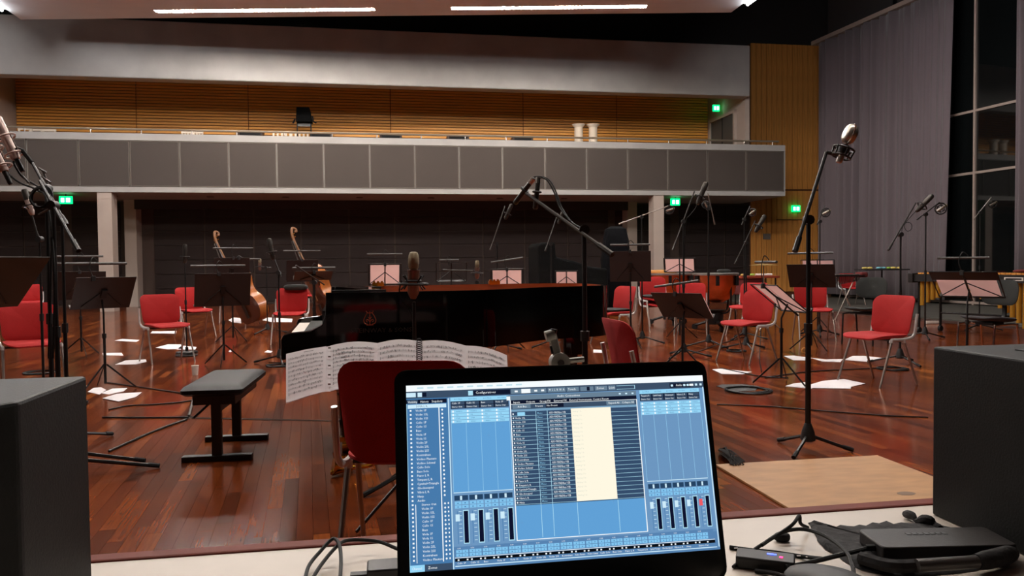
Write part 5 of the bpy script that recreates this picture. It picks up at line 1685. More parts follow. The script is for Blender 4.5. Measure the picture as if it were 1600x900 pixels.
floor_line([(163, 597), (220, 605), (290, 615)], 'thin cable crossing the floor left of the bench')
floor_line([(160, 652), (220, 652.5), (295, 652)], 'dark cable running into the floor box left of the bench', 0.007)
floor_line([(170, 705), (210, 687), (250, 670), (292, 655)], 'dark cable slanting to the floor box left of the bench', 0.008)
floor_line([(170, 640), (200, 634), (240, 632), (285, 628), (320, 622)], 'loosely curled cable behind the floor box')
floor_line([(295, 650), (299, 635), (303, 622), (310, 612)], 'thick cable leaving the floor box away from us', 0.012, 'cable_grey')
floor_line([(1125, 575), (1190, 588), (1232, 590)], 'thin cable behind the dark coil on the right')
floor_line([(1120, 632), (1200, 635), (1300, 643), (1380, 649), (1450, 652)], 'dark cable crossing the floor in front of the large red chair', 0.005)
floor_line([(1195, 590), (1260, 581), (1330, 577), (1400, 574)], 'thin cable passing behind the printed sheet')
floor_line([(1190, 500), (1188, 530), (1187, 560), (1190, 580)], 'cable hanging to the floor at the lone right chair')
floor_line([(1080, 553), (1130, 536), (1170, 524)], 'cable on the floor left of the lone right chair')
floor_line([(640, 562), (560, 570), (480, 568), (420, 566)], 'cable on the floor under the piano')
sheet([(1119, 603), (1128, 600.5), (1160, 600), (1187, 603.5), (1180, 610), (1150, 612)], 'flat dark grey mat on the floor under the cable coil at right', name='floor_mat', m='black_plastic')['category'] = 'mat'
def tape(pts, label, w_, m='tape_grey'):
    a, b = P(*pts[0]), P(*pts[1])
    d_ = (b - a).normalized()
    nn = Vector((-d_.y, d_.x, 0)) * w_
    mb_ = MB().add([a - nn, b - nn, b + nn, a + nn, a - nn + Vector((0, 0, 0.003)), b - nn + Vector((0, 0, 0.003)), b + nn + Vector((0, 0, 0.003)), a + nn + Vector((0, 0, 0.003))], [(3, 2, 1, 0), (4, 5, 6, 7), (0, 1, 5, 4), (1, 2, 6, 5), (2, 3, 7, 6), (3, 0, 4, 7)])
    o = mb_.build('floor_tape', m, smooth=False)
    return tag(o, label, 'tape', 'tape strips on the floor')
tape(((302, 653.5), (412, 655.5)), 'grey floor tape strip passing behind the bench legs', 0.022)
tape(((424, 655.7), (540, 658.5)), 'grey floor tape strip between the bench and the conductor chair', 0.016)
tape(((288, 652), (302, 653)), 'short grey tape square left of the bench', 0.04)
tape(((411, 655), (424, 656)), 'short grey tape square right of the bench', 0.03)
p = P(305, 586)
CP = thing('paper_cup', 'white paper cup on the floor behind the piano bench', 'cup', p)
MB().lathe([(0.028, 0), (0.038, 0.10), (0.036, 0.10), (0.026, 0.006), (0.0, 0.006)], 18).build('cup_wall', 'white_plastic', CP)
MB().torus(0.037, 0.003, 18, 5, Matrix.Translation((0, 0, 0.10))).build('cup_rim', 'white_plastic', CP)
o = MB().torus(0.032, 0.008, 22, 8, Matrix.Translation((0, 0, 0.04)) @ Matrix.Rotation(R(80), 4, 'X')).build('tape_roll', 'bar_wood')
o.location = P(1257, 553)
tag(o, 'small ring of beige tape standing on the floor behind the edge-on stand', 'tape roll')
PS = thing('power_strip', 'white power strip on the floor left of the marimba tubes', 'power strip', P(1456, 506), R(4))
MB().box((0, 0, 0.03), (0.24, 0.06, 0.05)).build('body', 'white_plastic', PS, smooth=False, bevel=0.006)
for k in range(4):
    MB().tube([(-0.08 + 0.053 * k, 0, 0.05), (-0.08 + 0.053 * k, 0, 0.057)], 0.017, 12).build('socket', 'cable_grey', PS)
mb_ = MB()
for k in range(26):
    a = P(1118 + 30 * rnd.random(), 716 + 10 * rnd.random(), 0.01)
    b = P(1140 + 24 * rnd.random(), 722 + 8 * rnd.random(), 0.01)
    c = P(1122 + 12 * rnd.random(), 700 + 6 * rnd.random(), 0.02)
    mb_.tube(spline([c, (a + c) / 2 + Vector((0.02, 0, 0.015 + 0.02 * rnd.random())), b + Vector((0, 0, 0.01))], 4), 0.004, 4)
o = stuff(mb_.build('cable_bundle', 'cable_black'))
tag(o, 'bundle of thin black cables on the floor at the plywood corner', 'cables')
q = [P(1112, 729), P(1371, 714.5), P(1478, 753), P(1190, 815)]
q = [P(1118, 729), P(1371, 714.5)]
ex = (q[1] - q[0]).normalized()
ey = Vector((ex.y, -ex.x, 0))
ww = (q[1] - q[0]).length
SHB = MB().box((0, 0, 0.006), (ww, 0.98, 0.012)).build('plywood_sheet', 'plywood', smooth=False, bevel=0.002)
SHB.location = (q[0] + q[1]) / 2 + ey * 0.49 + Vector((0, 0, 0.001))
SHB.rotation_euler = (0, 0, math.atan2(ex.y, ex.x))
tag(SHB, 'pale plywood sheet lying on the parquet right of the laptop', 'plywood')
sd = MB().prism([(0.045 * math.cos(R(20 * k)) * (1 + 0.1 * math.sin(k * 3)), 0.03 * math.sin(R(20 * k))) for k in range(18)], 0.0, 0.0006).build('stain', 'stain', SHB, smooth=False)
lp = SHB.matrix_basis.inverted() @ P(1416, 771, 0.0135)
sd.location = (lp.x, lp.y, 0.0125)

# ================================================================== THE DESK IN FRONT
TZ = 0.74
TA = math.atan2(0.215, 1.278)
tl = P(145, 880, TZ)
tr_ = P(1450, 790, TZ)
tm_ = (tl + tr_) / 2
TX = Vector((math.cos(TA), math.sin(TA), 0))
TY = Vector((-math.sin(TA), math.cos(TA), 0))
DESK = thing('desk', 'white desk with a brown wooden front edge in the foreground', 'desk', (tm_.x, tm_.y, 0), TA)
MB().box((0, -0.40, TZ - 0.014), (2.5, 0.80, 0.028)).build('desk_top', 'table_white', DESK, smooth=False)
MB().box((0, 0.015, TZ - 0.013), (2.5, 0.03, 0.032)).build('edge_strip', 'table_edge', DESK, smooth=False, bevel=0.004)
for x in (-1.18, 1.18):
    for y in (-0.05, -0.74):
        MB().box((x, y, (TZ - 0.03) / 2), (0.05, 0.05, TZ - 0.03)).build('leg', 'leg_steel', DESK, smooth=False)
    MB().box((x, -0.4, 0.6), (0.03, 0.64, 0.06)).build('side_rail', 'leg_steel', DESK, smooth=False)

# ---- loudspeakers
def speaker(loc, w_, d_, h_, ch, label, grille=True):
    """local: front towards -Y, x across, origin at the middle of the base"""
    t = thing('studio_monitor', label, 'loudspeaker', loc, TA, 'studio monitors on the desk')
    x, y = w_ / 2, d_ / 2
    c = ch
    out = [(-x + c, -y), (x - c, -y), (x, -y + c * 1.3), (x, y), (-x, y), (-x, -y + c * 1.3)]
    MB().prism(out, 0, h_).build('cabinet', 'speaker_black', t, smooth=False, bevel=0.004 if ch > 0.01 else 0.009)
    r_ = w_ * 0.36
    for zz, rr, nm in ((h_ * 0.34, r_, 'woofer'), (h_ * 0.78, r_ * 0.42, 'tweeter')):
        Mf = Matrix.Translation((0, -y - 0.001, zz)) @ Matrix.Rotation(R(90), 4, 'X')
        dr = MB().lathe([(rr, 0), (rr, 0.004), (rr * 0.85, 0.006), (rr * 0.4, -0.002 + 0.004), (0, 0.008)], 24, Mf).build(nm, 'cone', t)
        MB().torus(rr * 0.95, 0.004, 24, 6, Mf).build(nm + '_surround', 'rubber', dr)
    return t
# left: its right face runs from near (40,625) to far (135,588) at the top
zl = 1.017
pn, pf = P(38, 626, zl), P(136, 588, zl)
cx = pf - TY * 0.105 - TX * 0.095
speaker((cx.x, cx.y, TZ + 0.0005), 0.19, 0.21, zl - TZ, 0.022, 'dark studio monitor loudspeaker at the left edge of the desk')
zr2 = P(0, 0, 0).z
pb = P(1456, 804, TZ)
cx = pb + TX * 0.10 - TY * 0.12
zt3 = PD(1452, 546, pb.y).z + 0.004
sr = speaker((cx.x, cx.y, TZ + 0.0005), 0.20, 0.24, zt3 - TZ, 0.004, 'dark studio monitor loudspeaker at the right edge of the desk')
MB().box((0.03, 0.02, zt3 - TZ + 0.0005), (0.10, 0.05, 0.002)).build('top_recess', 'black_plastic', sr, smooth=False)

# ---- laptop
LW = 0.377
hl_ = PD(622, 908, 0.816)
tlp = PD(620, 578, 0.872)
hinge_l = hl_ - (tlp - hl_) * ((hl_.z - 0.785) / (tlp.z - hl_.z))
lid_u = (tlp - hl_)
lid_u.x = 0
# the lid leans back at right angles to the hinge line
lean = math.atan2((tlp - hl_).dot(TY), (tlp - hl_).z)
LH = (tlp.z - hinge_l.z) / math.cos(lean)
LAP = thing('laptop', 'open black laptop showing a blue mixing program in the middle of the desk', 'laptop', (0, 0, 0))
hc = hinge_l + TX * (LW / 2)
LAP.location = (hc.x, hc.y, TZ + 0.001)
LAP.rotation_euler = (0, 0, TA)
MB().box((0, -0.125, 0.016), (LW, 0.25, 0.026)).build('base', 'laptop_grey', LAP, smooth=False, bevel=0.006)
for x in (-0.16, 0.16):
    for y in (-0.03, -0.22):
        MB().box((x, y, 0.002), (0.03, 0.02, 0.005)).build('rubber_foot', 'rubber', LAP, smooth=False)
kbd = MB().box((0, -0.11, 0.030), (LW - 0.05, 0.11, 0.003)).build('keyboard_deck', 'bezel', LAP, smooth=False)
kk = MB()
for r_ in range(6):
    for c_ in range(16):
        kk.box((-0.153 + 0.0204 * c_, -0.065 - 0.018 * r_, 0.033), (0.017, 0.015, 0.004))
stuff(kk.build('keys', 'black_plastic', kbd, smooth=False))
MB().box((0, -0.205, 0.0297), (0.10, 0.06, 0.002)).build('touchpad', 'bezel', LAP, smooth=False)
for x in (-0.13, 0.13):
    MB().tube([(x - 0.03, 0.0, 0.036), (x + 0.03, 0.0, 0.036)], 0.009, 10).build('hinge', 'black_plastic', LAP)
LIDM = Matrix.Translation((0, 0.0, hinge_l.z - TZ - 0.001)) @ Matrix.Rotation(-lean, 4, 'X')
def lidmap(x, y, z):                       # lid plane: x across, y up the lid, z towards the viewer
    return LIDM @ Vector((x, -z, y))
MB().slab([(a, b + LH / 2) for a, b in rrect(LW, LH, 0.014, 4)], 0.010, lambda x, y, z: lidmap(x, y, z - 0.005), rings=(0.5, 0.9, 0.97, 0.995)).build('lid', 'bezel', LAP)
LAPW = Matrix.Translation(LAP.location) @ Matrix.Rotation(TA, 4, 'Z')
inv = (LAPW @ LIDM).inverted()
def on_lid(u, v):
    o = inv @ CAM
    d_ = inv.to_3x3() @ ray(u, v)
    k = -(o.y + 0.001) / d_.y
    q = o + d_ * k
    return q.x, q.z
c4 = [on_lid(*q) for q in ((634, 604), (1097, 585), (1126, 858), (641, 895))]
sx0, sx1 = (c4[0][0] + c4[3][0]) / 2, (c4[1][0] + c4[2][0]) / 2
sy1, sy0 = (c4[0][1] + c4[1][1]) / 2, (c4[2][1] + c4[3][1]) / 2
EM = {}
def emat(col, k=1.0):
    key = (col, k)
    if key not in EM:
        nm = 'screen_%d' % len(EM)
        m_ = bpy.data.materials.new(nm)
        m_.use_nodes = True
        b_ = m_.node_tree.nodes['Principled BSDF']
        b_.inputs['Base Color'].default_value = (0.01, 0.01, 0.01, 1)
        b_.inputs['Roughness'].default_value = 0.35
        b_.inputs['Emission Color'].default_value = C(*col)
        b_.inputs['Emission Strength'].default_value = SCREEN * k
        MATS[nm] = m_
        EM[key] = nm
    return EM[key]
SCR = {}
def ui(col, u0, v0, u1, v1, layer=1, k=1.0):    # rectangle in screen coordinates, v downwards
    mb_ = SCR.setdefault((col, k), MB())
    z = 0.0008 + 0.00006 * layer
    f = lambda u, v: lidmap(sx0 + (sx1 - sx0) * u, sy1 + (sy0 - sy1) * v, z)
    mb_.add([f(u0, v1), f(u1, v1), f(u1, v0), f(u0, v0)], [(0, 1, 2, 3)])
def ut(col, s, u, v, h, layer=3, wmax=None):
    mb_ = SCR.setdefault((col, 1.0), MB())
    vs, fs, wd = TEXT[s]
    W_, H_ = sx1 - sx0, sy1 - sy0
    sc_ = h * H_ / 0.72
    sq = 1.0
    if wmax and wd * sc_ / W_ > wmax:
        sq = wmax / (wd * sc_ / W_)
    z = 0.0008 + 0.00006 * layer
    mb_.add([lidmap(sx0 + W_ * u + x * sc_ * sq, sy1 - H_ * v + y * sc_ - h * H_, z) for x, y, _ in vs], fs)
BLUE, DEEP, SLATE, CYAN, WHITE, NAVY, LINE, PALE = (96, 160, 214), (70, 122, 172), (58, 78, 102), (150, 214, 246), (246, 252, 255), (14, 22, 44), (176, 226, 246), (205, 235, 250)
GREY = (104, 128, 148)
MIDB = (108, 150, 192)
ui(MIDB, 0, 0, 1, 1, 0)
ui(WHITE, 0, 0, 1, 0.034, 1)
for k in range(11):
    ui((196, 226, 236), 0.035 + 0.032 * k, 0.012, 0.055 + 0.032 * k, 0.021, 2)
ui(SLATE, 0, 0.034, 1, 0.074, 1)
ui(PALE, 0.0, 0.042, 0.03, 0.066, 2)
ui(PALE, 0.036, 0.042, 0.05, 0.066, 2)
ui(NAVY, 0.05, 0.042, 0.064, 0.066, 2)
ui(LINE, 0.198, 0.042, 0.213, 0.068, 2)
ui(NAVY, 0.215, 0.042, 0.335, 0.068, 2)
ut(WHITE, 'Configurations', 0.222, 0.046, 0.014, wmax=0.07)
ui(GREY, 0.338, 0.042, 0.455, 0.068, 2)
ui(WHITE, 0.372, 0.043, 0.402, 0.067, 3)
for k in range(3):
    ui(WHITE, (0.35, 0.415, 0.438)[k], 0.05, (0.35, 0.415, 0.438)[k] + 0.01, 0.06, 3)
ui(GREY, 0.46, 0.042, 0.52, 0.068, 2)
ut(WHITE, 'M  S  L  R  W  A', 0.464, 0.047, 0.013, wmax=0.052)
ui(GREY, 0.524, 0.042, 0.565, 0.068, 2)
ut(WHITE, 'Touch', 0.528, 0.047, 0.013, wmax=0.034)
ui(GREY, 0.57, 0.042, 0.615, 0.068, 2)
ui(NAVY, 0.592, 0.044, 0.602, 0.066, 3)
ui(GREY, 0.62, 0.042, 0.662, 0.068, 2)
ut(WHITE, 'Zones', 0.625, 0.047, 0.013, wmax=0.034)
ui(GREY, 0.666, 0.042, 0.69, 0.068, 2)
ut(WHITE, 'Q-Link', 0.667, 0.047, 0.013, wmax=0.021)
ui(LINE, 0.694, 0.044, 0.758, 0.046, 2)
ui(LINE, 0.694, 0.064, 0.758, 0.066, 2)
ui(LINE, 0.756, 0.044, 0.758, 0.066, 2)
ui(NAVY, 0.88, 0.042, 0.955, 0.068, 2)
ut(WHITE, 'Audio', 0.902, 0.047, 0.013, wmax=0.022)
for k in range(6):
    ui(WHITE if k == 3 else PALE, 0.884 + (0, 0.044, 0.056, 0.066, 0.086, 0.102)[k], 0.049, 0.884 + (0, 0.044, 0.056, 0.066, 0.086, 0.102)[k] + (0.014 if k == 3 else 0.008), 0.061, 3)
# left list
ui(DEEP, 0, 0.074, 0.132, 1.0, 1)
ui(NAVY, 0.0, 0.08, 0.128, 0.103, 2)
ui(SLATE, 0.003, 0.082, 0.036, 0.103, 3)
ut(WHITE, 'Visibility', 0.005, 0.086, 0.013, 4, wmax=0.029)
ut(WHITE, 'History', 0.044, 0.086, 0.013, 4, wmax=0.026)
ut(WHITE, 'Snapshots', 0.08, 0.086, 0.013, 4, wmax=0.034)
ui(PALE, 0.004, 0.108, 0.126, 0.129, 2)
ut(GREY, 'DMA L R', 0.03, 0.112, 0.012, 4)
ui(LINE, 0.0, 0.103, 0.0015, 0.97, 2)
ui(WHITE, 0.101, 0.129, 0.104, 0.955, 2)
names_l = CHANNELS + ['Audio'] + ['Stereo Out'] + CHANNELS[:13]
for i, nm in enumerate(names_l):
    v = 0.135 + 0.0222 * i
    if v > 0.955:
        break
    ind = 0.012 if i > 22 else 0.0
    ut(WHITE, nm, 0.028 + ind, v, 0.0125, 4)
    ui(WHITE, 0.010, v + 0.002, 0.0155, v + 0.011, 4)
    f = lambda a, b: lidmap(sx0 + (sx1 - sx0) * a, sy1 + (sy0 - sy1) * b, 0.0011)
    if i != 22:
        SCR[(WHITE, 1.0)].add([f(0.109, v + 0.007), f(0.1125, v + 0.0135), f(0.116, v + 0.007), f(0.1125, v)], [(0, 1, 2, 3)])
    if i > 22:
        ui(WHITE, 0.121, v + 0.002, 0.125, v + 0.011, 4)
ui(WHITE, 0.021, 0.65, 0.023, 0.955, 3)
ui(CYAN, 0.0, 0.965, 0.045, 1.0, 2)
ut(WHITE, 'Channel', 0.006, 0.975, 0.014, 4, wmax=0.03)
ui(SLATE, 0.045, 0.965, 0.13, 1.0, 2)
ut(WHITE, 'Zones', 0.055, 0.975, 0.014, 4)
ui(PALE, 0.1315, 0.08, 0.1345, 1.0, 3)
# mixer strips, both sides of the open window
def strips_ui(u0, u1, n, first):
    w_ = (u1 - u0) / n
    ui(CYAN, u0, 0.076, u1, 0.098, 2)
    ui(NAVY, u0, 0.098, u1, 0.14, 2)
    for r_, (nm, vv) in enumerate((('INSERTS', 0.147), ('EQ', 0.166), ('STRIP', 0.185), ('SENDS', 0.204))):
        ui(CYAN, u0, vv, u1, vv + 0.0165, 2)
        for k in range(n):
            ut(DEEP, nm, u0 + w_ * (k + 0.35), vv + 0.005, 0.007, 4, wmax=w_ * 0.5)
            ui(WHITE, u0 + w_ * (k + 0.1), vv + 0.003, u0 + w_ * (k + 0.2), vv + 0.0135, 4)
    for k in range(n):
        a = u0 + w_ * k
        ut(DEEP, 'ROUTING', a + w_ * 0.25, 0.083, 0.008, 4, wmax=w_ * 0.55)
        ui(SLATE, a + 0.002, 0.101, a + w_ - 0.002, 0.118, 3)
        ui(SLATE, a + 0.002, 0.121, a + w_ - 0.002, 0.138, 3)
        ut(WHITE, CHANNELS[(first + k) % 22], a + 0.004, 0.104, 0.010, 5, wmax=w_ * 0.7)
        ut(WHITE, 'Stereo Out', a + 0.004, 0.124, 0.010, 5, wmax=w_ * 0.7)
    ui(BLUE if first == 3 else MIDB, u0, 0.222, u1, 0.598, 2)
    for k in range(n + 1):
        ui((150, 206, 238), u0 + w_ * k, 0.222, u0 + w_ * k + 0.0012, 0.595, 3)
    ui(PALE, u0, 0.598, u1, 0.602, 3)
    ui(MIDB, u0, 0.602, u1, 0.885, 2)
    for k in range(n):
        a = u0 + w_ * k
        ui((36, 66, 98), a + 0.002, 0.615, a + w_ - 0.002, 0.642, 3)
        ui(PALE, a + w_ * 0.42, 0.618, a + w_ * 0.56, 0.64, 4)
        for rr in range(2):
            for cc in range(2):
                ui((130, 196, 238), a + 0.003 + w_ * 0.48 * cc, 0.647 + 0.02 * rr, a + 0.001 + w_ * 0.48 * (cc + 1), 0.664 + 0.02 * rr, 3)
                ui(DEEP, a + w_ * (0.22 + 0.48 * cc), 0.654 + 0.02 * rr, a + w_ * (0.32 + 0.48 * cc), 0.659 + 0.02 * rr, 4)
        ui(LINE, a + w_ * 0.58, 0.694, a + w_ * 0.97, 0.872, 3)
        ui((10, 16, 44), a + w_ * 0.63, 0.699, a + w_ * 0.92, 0.867, 4)
        ui(DEEP, a + w_ * 0.2, 0.70, a + w_ * 0.24, 0.87, 3)
        for q in range(8):
            ui(PALE, a + w_ * 0.3, 0.70 + 0.022 * q, a + w_ * 0.5, 0.7025 + 0.022 * q, 4)
        red = first != 3 and k == n - 1
        ui((240, 90, 100) if red else PALE, a + w_ * 0.08, 0.715, a + w_ * 0.36, 0.752, 5)
strips_ui(0.14, 0.328, 4, 3)
strips_ui(0.772, 0.982, 5, 17)
ui(MIDB, 0.982, 0.222, 0.998, 0.9, 2)
ui(PALE, 0.995, 0.07, 0.9985, 0.985, 3)
# foot of the mixer
ui((86, 130, 176), 0.135, 0.885, 0.998, 1.0, 2)
for k in range(20):
    a = 0.142 + 0.0412 * k
    ut(WHITE, '0.00', a + 0.004, 0.89, 0.008, 4)
    for rr in range(2):
        for cc in range(2):
            ui((130, 196, 238), a + 0.0195 * cc, 0.902 + 0.019 * rr, a + 0.018 + 0.0195 * cc, 0.918 + 0.019 * rr, 3)
            ui(DEEP, a + 0.008 + 0.0195 * cc, 0.908 + 0.019 * rr, a + 0.011 + 0.0195 * cc, 0.913 + 0.019 * rr, 4)
    ui(WHITE, a + 0.004, 0.950, a + 0.009, 0.958, 5)
    ui(WHITE, a + 0.032, 0.950, a + 0.037, 0.958, 5)
    ut(WHITE, CHANNELS[(k + 3) % 22] if k < 19 else 'Stereo Out', a + 0.002, 0.966, 0.010, 4, wmax=0.034)
ui(WHITE, 0.138, 0.941, 0.985, 0.944, 3)
ui((6, 10, 16), 0.138, 0.946, 0.985, 0.962, 3)
ui(PALE, 0.138, 0.983, 0.99, 0.988, 3)
# the open connections window
x0, x1 = 0.334, 0.76
ui(GREY, x0 - 0.012, 0.078, x1, 0.105, 6)
ut(WHITE, 'Audio Connections', 0.49, 0.084, 0.0125, 8)
ui(WHITE, x0 - 0.012, 0.083, x0, 0.105, 8)
for k in range(3):
    ui(PALE, 0.70 + 0.022 * k, 0.088, 0.707 + 0.022 * k, 0.096, 8)
ui(NAVY, x0, 0.105, x1, 0.128, 6)
for nm, u_ in (('Inputs', 0.343), ('Outputs', 0.385), ('Group/FX', 0.43), ('External FX', 0.478), ('External Instruments', 0.53), ('Control Room', 0.61)):
    ut(WHITE, nm, u_, 0.111, 0.0115, 8)
ui(SLATE, x0, 0.128, x1, 0.158, 6)
ui(GREY, 0.34, 0.131, 0.4, 0.154, 7)
ut(WHITE, 'Add Bus', 0.357, 0.137, 0.011, 8)
ut(WHITE, 'Presets', 0.415, 0.137, 0.011, 8)
ui(NAVY, 0.45, 0.131, 0.51, 0.154, 7)
ut(WHITE, 'No Preset', 0.453, 0.137, 0.011, 8)
ui(GREY, 0.655, 0.131, 0.752, 0.154, 7)
ut(WHITE, 'Expand All', 0.662, 0.137, 0.011, 8)
ut(WHITE, 'Collapse All', 0.708, 0.137, 0.011, 8)
ui((120, 160, 190), x0, 0.158, x1, 0.171, 6)
ui((52, 76, 106), x0, 0.171, x1, 0.69, 6)
ui(BLUE, x0, 0.69, x1, 0.872, 6)
for i in range(22):
    v = 0.173 + 0.0233 * i
    ui(LINE, x0, v + 0.0215, x1, v + 0.0232, 7)
    if i:
        ut(WHITE, CHANNELS[i % 22], 0.347, v + 0.006, 0.0105, 8)
    else:
        ui(CYAN, 0.355, v + 0.002, 0.38, v + 0.021, 8)
    ui(WHITE, 0.339, v + 0.007, 0.343, v + 0.015, 8)
    ut(CYAN, 'Mono', 0.42, v + 0.006, 0.0095, 8)
    if i < 21:
        ut(WHITE, 'ASIO MADIface USB', 0.46, v + 0.005, 0.012, 8, wmax=0.055)
for u_ in (0.415, 0.453):
    ui(LINE, u_, 0.171, u_ + 0.0015, 0.865, 7)
ui(LINE, 0.533, 0.69, 0.5345, 0.865, 7)
ui(LINE, 0.668, 0.69, 0.6695, 0.865, 7)
ui((255, 248, 226), 0.533, 0.166, 0.668, 0.685, 9, 1.0)
for i in range(21):
    ut((206, 214, 200), 'Analog 1 In', 0.538, 0.178 + 0.0235 * i, 0.009, 11, wmax=0.03)
for a, b, c_, d_ in ((x0 - 0.002, 0.105, x0 + 0.001, 0.875), (x1 - 0.002, 0.128, x1 + 0.001, 0.875), (x0, 0.872, x1, 0.876), (x0, 0.127, x1, 0.1295)):
    ui(WHITE, a, b, c_, d_, 9)
screen = link(bpy.data.objects.new('screen', None))
screen.parent = LAP
for (col, k), mb_ in SCR.items():
    stuff(mb_.build('screen_image', emat(col, k), screen, smooth=False))

# ---- things lying on the desk
def desk_cable(pts, label, r_=0.003, m='cable_black', name='desk_cable'):
    """pts: (u, v, height above desk)"""
    o = MB().tube(spline([P(u, v, TZ + r_ + h) for u, v, h in pts], 6), r_, 7).build(name, m)
    return tag(o, label, 'cable', 'cables on the desk')
AD = thing('power_adapter', 'flat black power adapter brick lying beside the right speaker', 'power adapter', P(1462, 844, TZ + 0.02) - Vector((0, 0, 0.033)), TA - R(8))
AD.location.z = TZ + 0.006
MB().prism(rrect(0.185, 0.074, 0.008, 3), 0, 0.019).build('body', 'adapter', AD, bevel=0.003)
pr_ = MB()
for k in range(7):
    pr_.box((-0.032 + 0.0085 * k, 0.012, 0.0192), (0.006, 0.008, 0.0006))
stuff(pr_.build('embossed_print', 'adapter_print', AD, smooth=False))
MB().tube([(-0.105, -0.012, 0.010), (-0.09, -0.012, 0.010)], 0.005, 8).build('cable_sleeve', 'rubber', AD)
# black cloth pouch spread under the adapter
outl = [(1262, 818), (1290, 828), (1330, 826), (1372, 822), (1420, 820), (1470, 826), (1530, 838), (1560, 856), (1570, 880), (1500, 896), (1420, 902), (1350, 893), (1310, 872), (1285, 856), (1276, 842)]
cc_ = P(1420, 858, TZ)
rnd = random.Random(9)
rings_ = []
for sc_, hz in ((1.0, 0.001), (0.96, 0.006), (0.8, 0.007), (0.5, 0.005), (0.2, 0.004)):
    ring_ = []
    for u, v in spline([Vector((a, b, 0)) for a, b in outl + outl[:1]], 4)[:-1] and [(q.x, q.y) for q in spline([Vector((a, b, 0)) for a, b in outl + outl[:1]], 4)[:-1]]:
        q = P(u, v, TZ)
        q = cc_ + (q - cc_) * (sc_ * (1 + 0.012 * rnd.uniform(-1, 1)))
        ring_.append((q.x, q.y, TZ + hz * (1 + (0.5 * rnd.uniform(-1, 1) if 0.9 < sc_ < 1 else 0))))
    rings_.append(ring_)
n = len(rings_[0])
vs = [q for r_ in rings_ for q in r_] + [(cc_.x, cc_.y, TZ + 0.004)]
fs = [(i * n + k, i * n + (k + 1) % n, (i + 1) * n + (k + 1) % n, (i + 1) * n + k) for i in range(4) for k in range(n)]
fs += [(4 * n + k, 4 * n + (k + 1) % n, 5 * n) for k in range(n)]
o = MB().add(vs, fs).build('cloth_pouch', 'pouch', ang=80)
tag(o, 'crumpled black cloth pouch spread under the power adapter', 'pouch')
o = MB().tube([P(1432, 884, TZ + 0.018), P(1526, 878, TZ + 0.018)], 0.0085, 14).build('pouch_roll', 'pouch_grey')
tag(o, 'glossy grey rolled strap lying in front of the power adapter', 'strap')
o = MB().tube(spline([P(1526, 878, TZ + 0.017), P(1555, 872, TZ + 0.017), P(1582, 864, TZ + 0.015)], 4), [0.010, 0.011, 0.012, 0.012, 0.012, 0.012, 0.012, 0.011, 0.009], 10).build('velcro_strap', 'pouch')
tag(o, 'thick black velcro strap end at the right of the grey roll', 'strap')
o = MB().tube(spline([P(1345, 872, TZ + 0.012), P(1390, 884, TZ + 0.014), P(1432, 884, TZ + 0.015)], 4), 0.009, 8).build('velcro_strap', 'pouch')
tag(o, 'black fabric strap left of the grey roll', 'strap')
o = MB().tube(spline([P(1413, 803, TZ + 0.006), P(1426, 806, TZ + 0.01), P(1432, 814, TZ + 0.006), P(1448, 812, TZ + 0.012), P(1458, 820, TZ + 0.006), P(1470, 826, TZ + 0.006)], 4), [0.004, 0.006, 0.007, 0.007, 0.006, 0.005, 0.004, 0.003, 0.004, 0.005, 0.007, 0.008, 0.008, 0.009, 0.009, 0.008, 0.007, 0.006, 0.006, 0.006, 0.005], 8).build('drawstring_end', 'pouch')
tag(o, 'knotted black drawstring poking out at the right speaker', 'strap')
HB = thing('audio_interface', 'small black interface box with blue and red lights right of the laptop', 'audio interface', P(1196, 886, TZ), TA - R(30))
HB.location.z = TZ + 0.0005
MB().prism(rrect(0.075, 0.036, 0.004, 3), 0, 0.016).build('body', 'black_plastic', HB, bevel=0.002)
MB().box((0.008, 0.004, 0.0165), (0.012, 0.002, 0.001)).build('blue_light', 'led_blue', HB, smooth=False)
MB().box((0.02, -0.003, 0.0165), (0.004, 0.003, 0.001)).build('red_light', 'led_red', HB, smooth=False)
o = MB().slab([(0.034 * math.cos(R(15 * k)), 0.052 * math.sin(R(15 * k))) for k in range(24)], 0.03, lambda x, y, z: (x, y, max(z, -0.004))).build('mouse', 'black_plastic')
o.location = P(1292, 912, TZ + 0.004)
o.location.z = TZ + 0.005
o.rotation_euler = (0, 0, R(60))
tag(o, 'black computer mouse cut off by the bottom edge of the picture', 'mouse')
desk_cable([(1146, 886, 0.0), (1180, 858, 0.006), (1212, 838, 0.012), (1238, 820, 0.028), (1249, 806, 0.034), (1251, 818, 0.02), (1262, 824, 0.004)], 'black cable rising to a small peak right of the laptop', 0.0026)
desk_cable([(1190, 852, 0.008), (1222, 832, 0.014), (1255, 827, 0.018), (1290, 838, 0.018), (1320, 860, 0.016), (1332, 884, 0.012), (1335, 915, 0.008)], 'black cable arching over the desk to the bottom edge', 0.0028)
desk_cable([(1228, 886, 0.008), (1260, 880, 0.01), (1310, 868, 0.012), (1362, 855, 0.012), (1376, 851, 0.014)], 'black cable plugged into the power adapter', 0.0032)
desk_cable([(1140, 855, 0), (1170, 859, 0), (1210, 863, 0), (1250, 869, 0), (1284, 873, 0.006)], 'black braided cable with pale flecks behind the interface box', 0.003)
desk_cable([(1180, 892, 0), (1210, 896, 0.002), (1238, 906, 0)], 'short cable at the interface box', 0.003)
fl = MB()
for k in range(9):
    a = P(1150 + 14 * k, 856.5 + 1.7 * k, TZ + 0.0058)
    fl.box((a.x, a.y, a.z), (0.005, 0.0014, 0.001))
bc = [q for q in scene.collection.objects if q.get('label') == 'black braided cable with pale flecks behind the interface box'][0]
stuff(fl.build('pale_flecks', 'paper', bc, smooth=False))
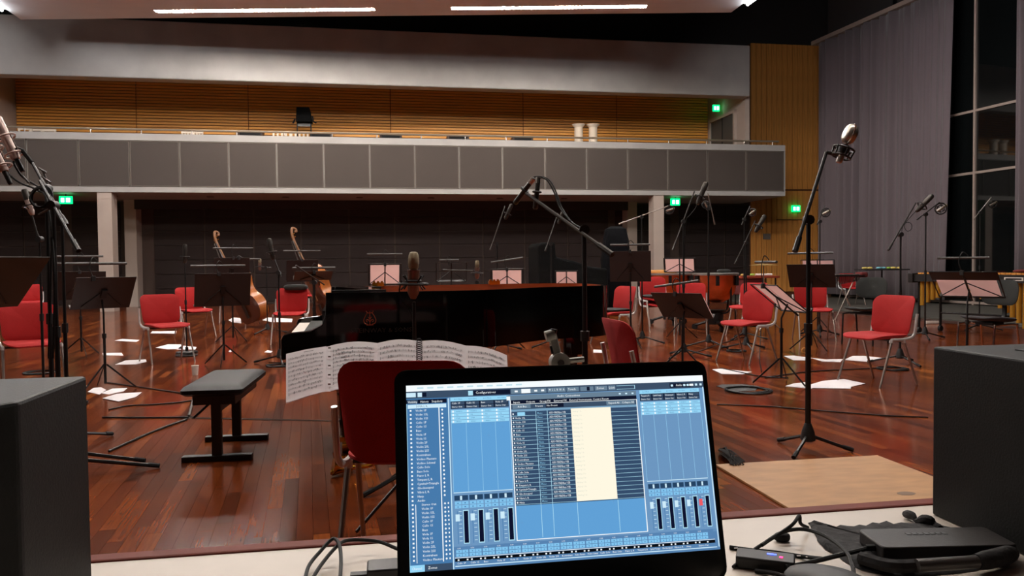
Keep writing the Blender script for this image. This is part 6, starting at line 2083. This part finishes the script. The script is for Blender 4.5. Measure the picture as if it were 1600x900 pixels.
o = MB().slab([(0.012 * math.cos(R(30 * k)), 0.008 * math.sin(R(30 * k))) for k in range(12)], 0.012).build('cable_tie', 'pouch')
o.location = P(1222, 839, TZ + 0.006)
tag(o, 'small black cable tie below the cable peak', 'cable tie')
desk_cable([(476, 912, 0.0), (482, 885, 0.004), (500, 862, 0.012), (520, 842, 0.022), (530, 851, 0.02), (533, 875, 0.012), (531, 912, 0.004)], 'looped brown-black cable left of the laptop, outer loop', 0.0026)
desk_cable([(484, 912, 0.0), (500, 885, 0.006), (525, 855, 0.016), (545, 844, 0.018), (590, 846, 0.014), (622, 858, 0.01), (660, 870, 0.0)], 'looped brown-black cable left of the laptop, running behind the screen', 0.0026)
DK = thing('cable_case', 'small dark grey case at the bottom left corner of the laptop', 'case', P(604, 905, TZ), TA)
DK.location.z = TZ + 0.0005
MB().prism(rrect(0.05, 0.04, 0.006, 3), 0, 0.02).build('body', 'laptop_grey', DK, bevel=0.002)
MB().box((-0.035, -0.004, 0.008), (0.022, 0.012, 0.008)).build('plug', 'black_plastic', DK, smooth=False)
# articulated clamp behind the lid
q0 = PD(874, 566, 1.09)
CL = thing('clamp_arm', 'grey metal clamp arm sticking up behind the laptop lid', 'clamp', (q0.x, q0.y, TZ), TA)
h0 = q0.z - TZ
MB().lathe([(0.05, 0), (0.05, 0.012), (0.012, 0.018), (0.0, 0.018)], 20).build('base', 'clamp_grey', CL)
MB().tube([(0, 0, 0.01), (0, 0, h0 - 0.01)], 0.008, 10).build('column', 'clamp_grey', CL)
MB().tube([(0, -0.009, h0), (0, 0.009, h0)], 0.014, 20).build('hinge_disc', 'clamp_grey', CL)
MB().tube([(0, -0.011, h0), (0, -0.009, h0)], 0.005, 12).build('hinge_screw', 'chrome', CL)
def cp(u, v):
    q = PD(u, v, 1.09) - Vector((q0.x, q0.y, TZ))
    return (q.x * math.cos(TA) + q.y * math.sin(TA), 0, q.z)
MB().tube([cp(872, 560), cp(862, 522)], 0.0065, 8, flat=0.7).build('arm', 'clamp_grey', CL)
MB().tube([cp(864, 552), cp(861, 540)], 0.003, 6).build('arm_slot', 'rubber', CL)
MB().tube([cp(852, 526), cp(866, 522)], 0.008, 10).build('clamp_head', 'clamp_grey', CL)
MB().tube([cp(864, 520), cp(865, 514)], 0.005, 8).build('thumb_screw', 'black_metal', CL)
MB().tube([cp(878, 565), cp(914, 562)], 0.004, 8).build('side_plate', 'clamp_grey', CL)
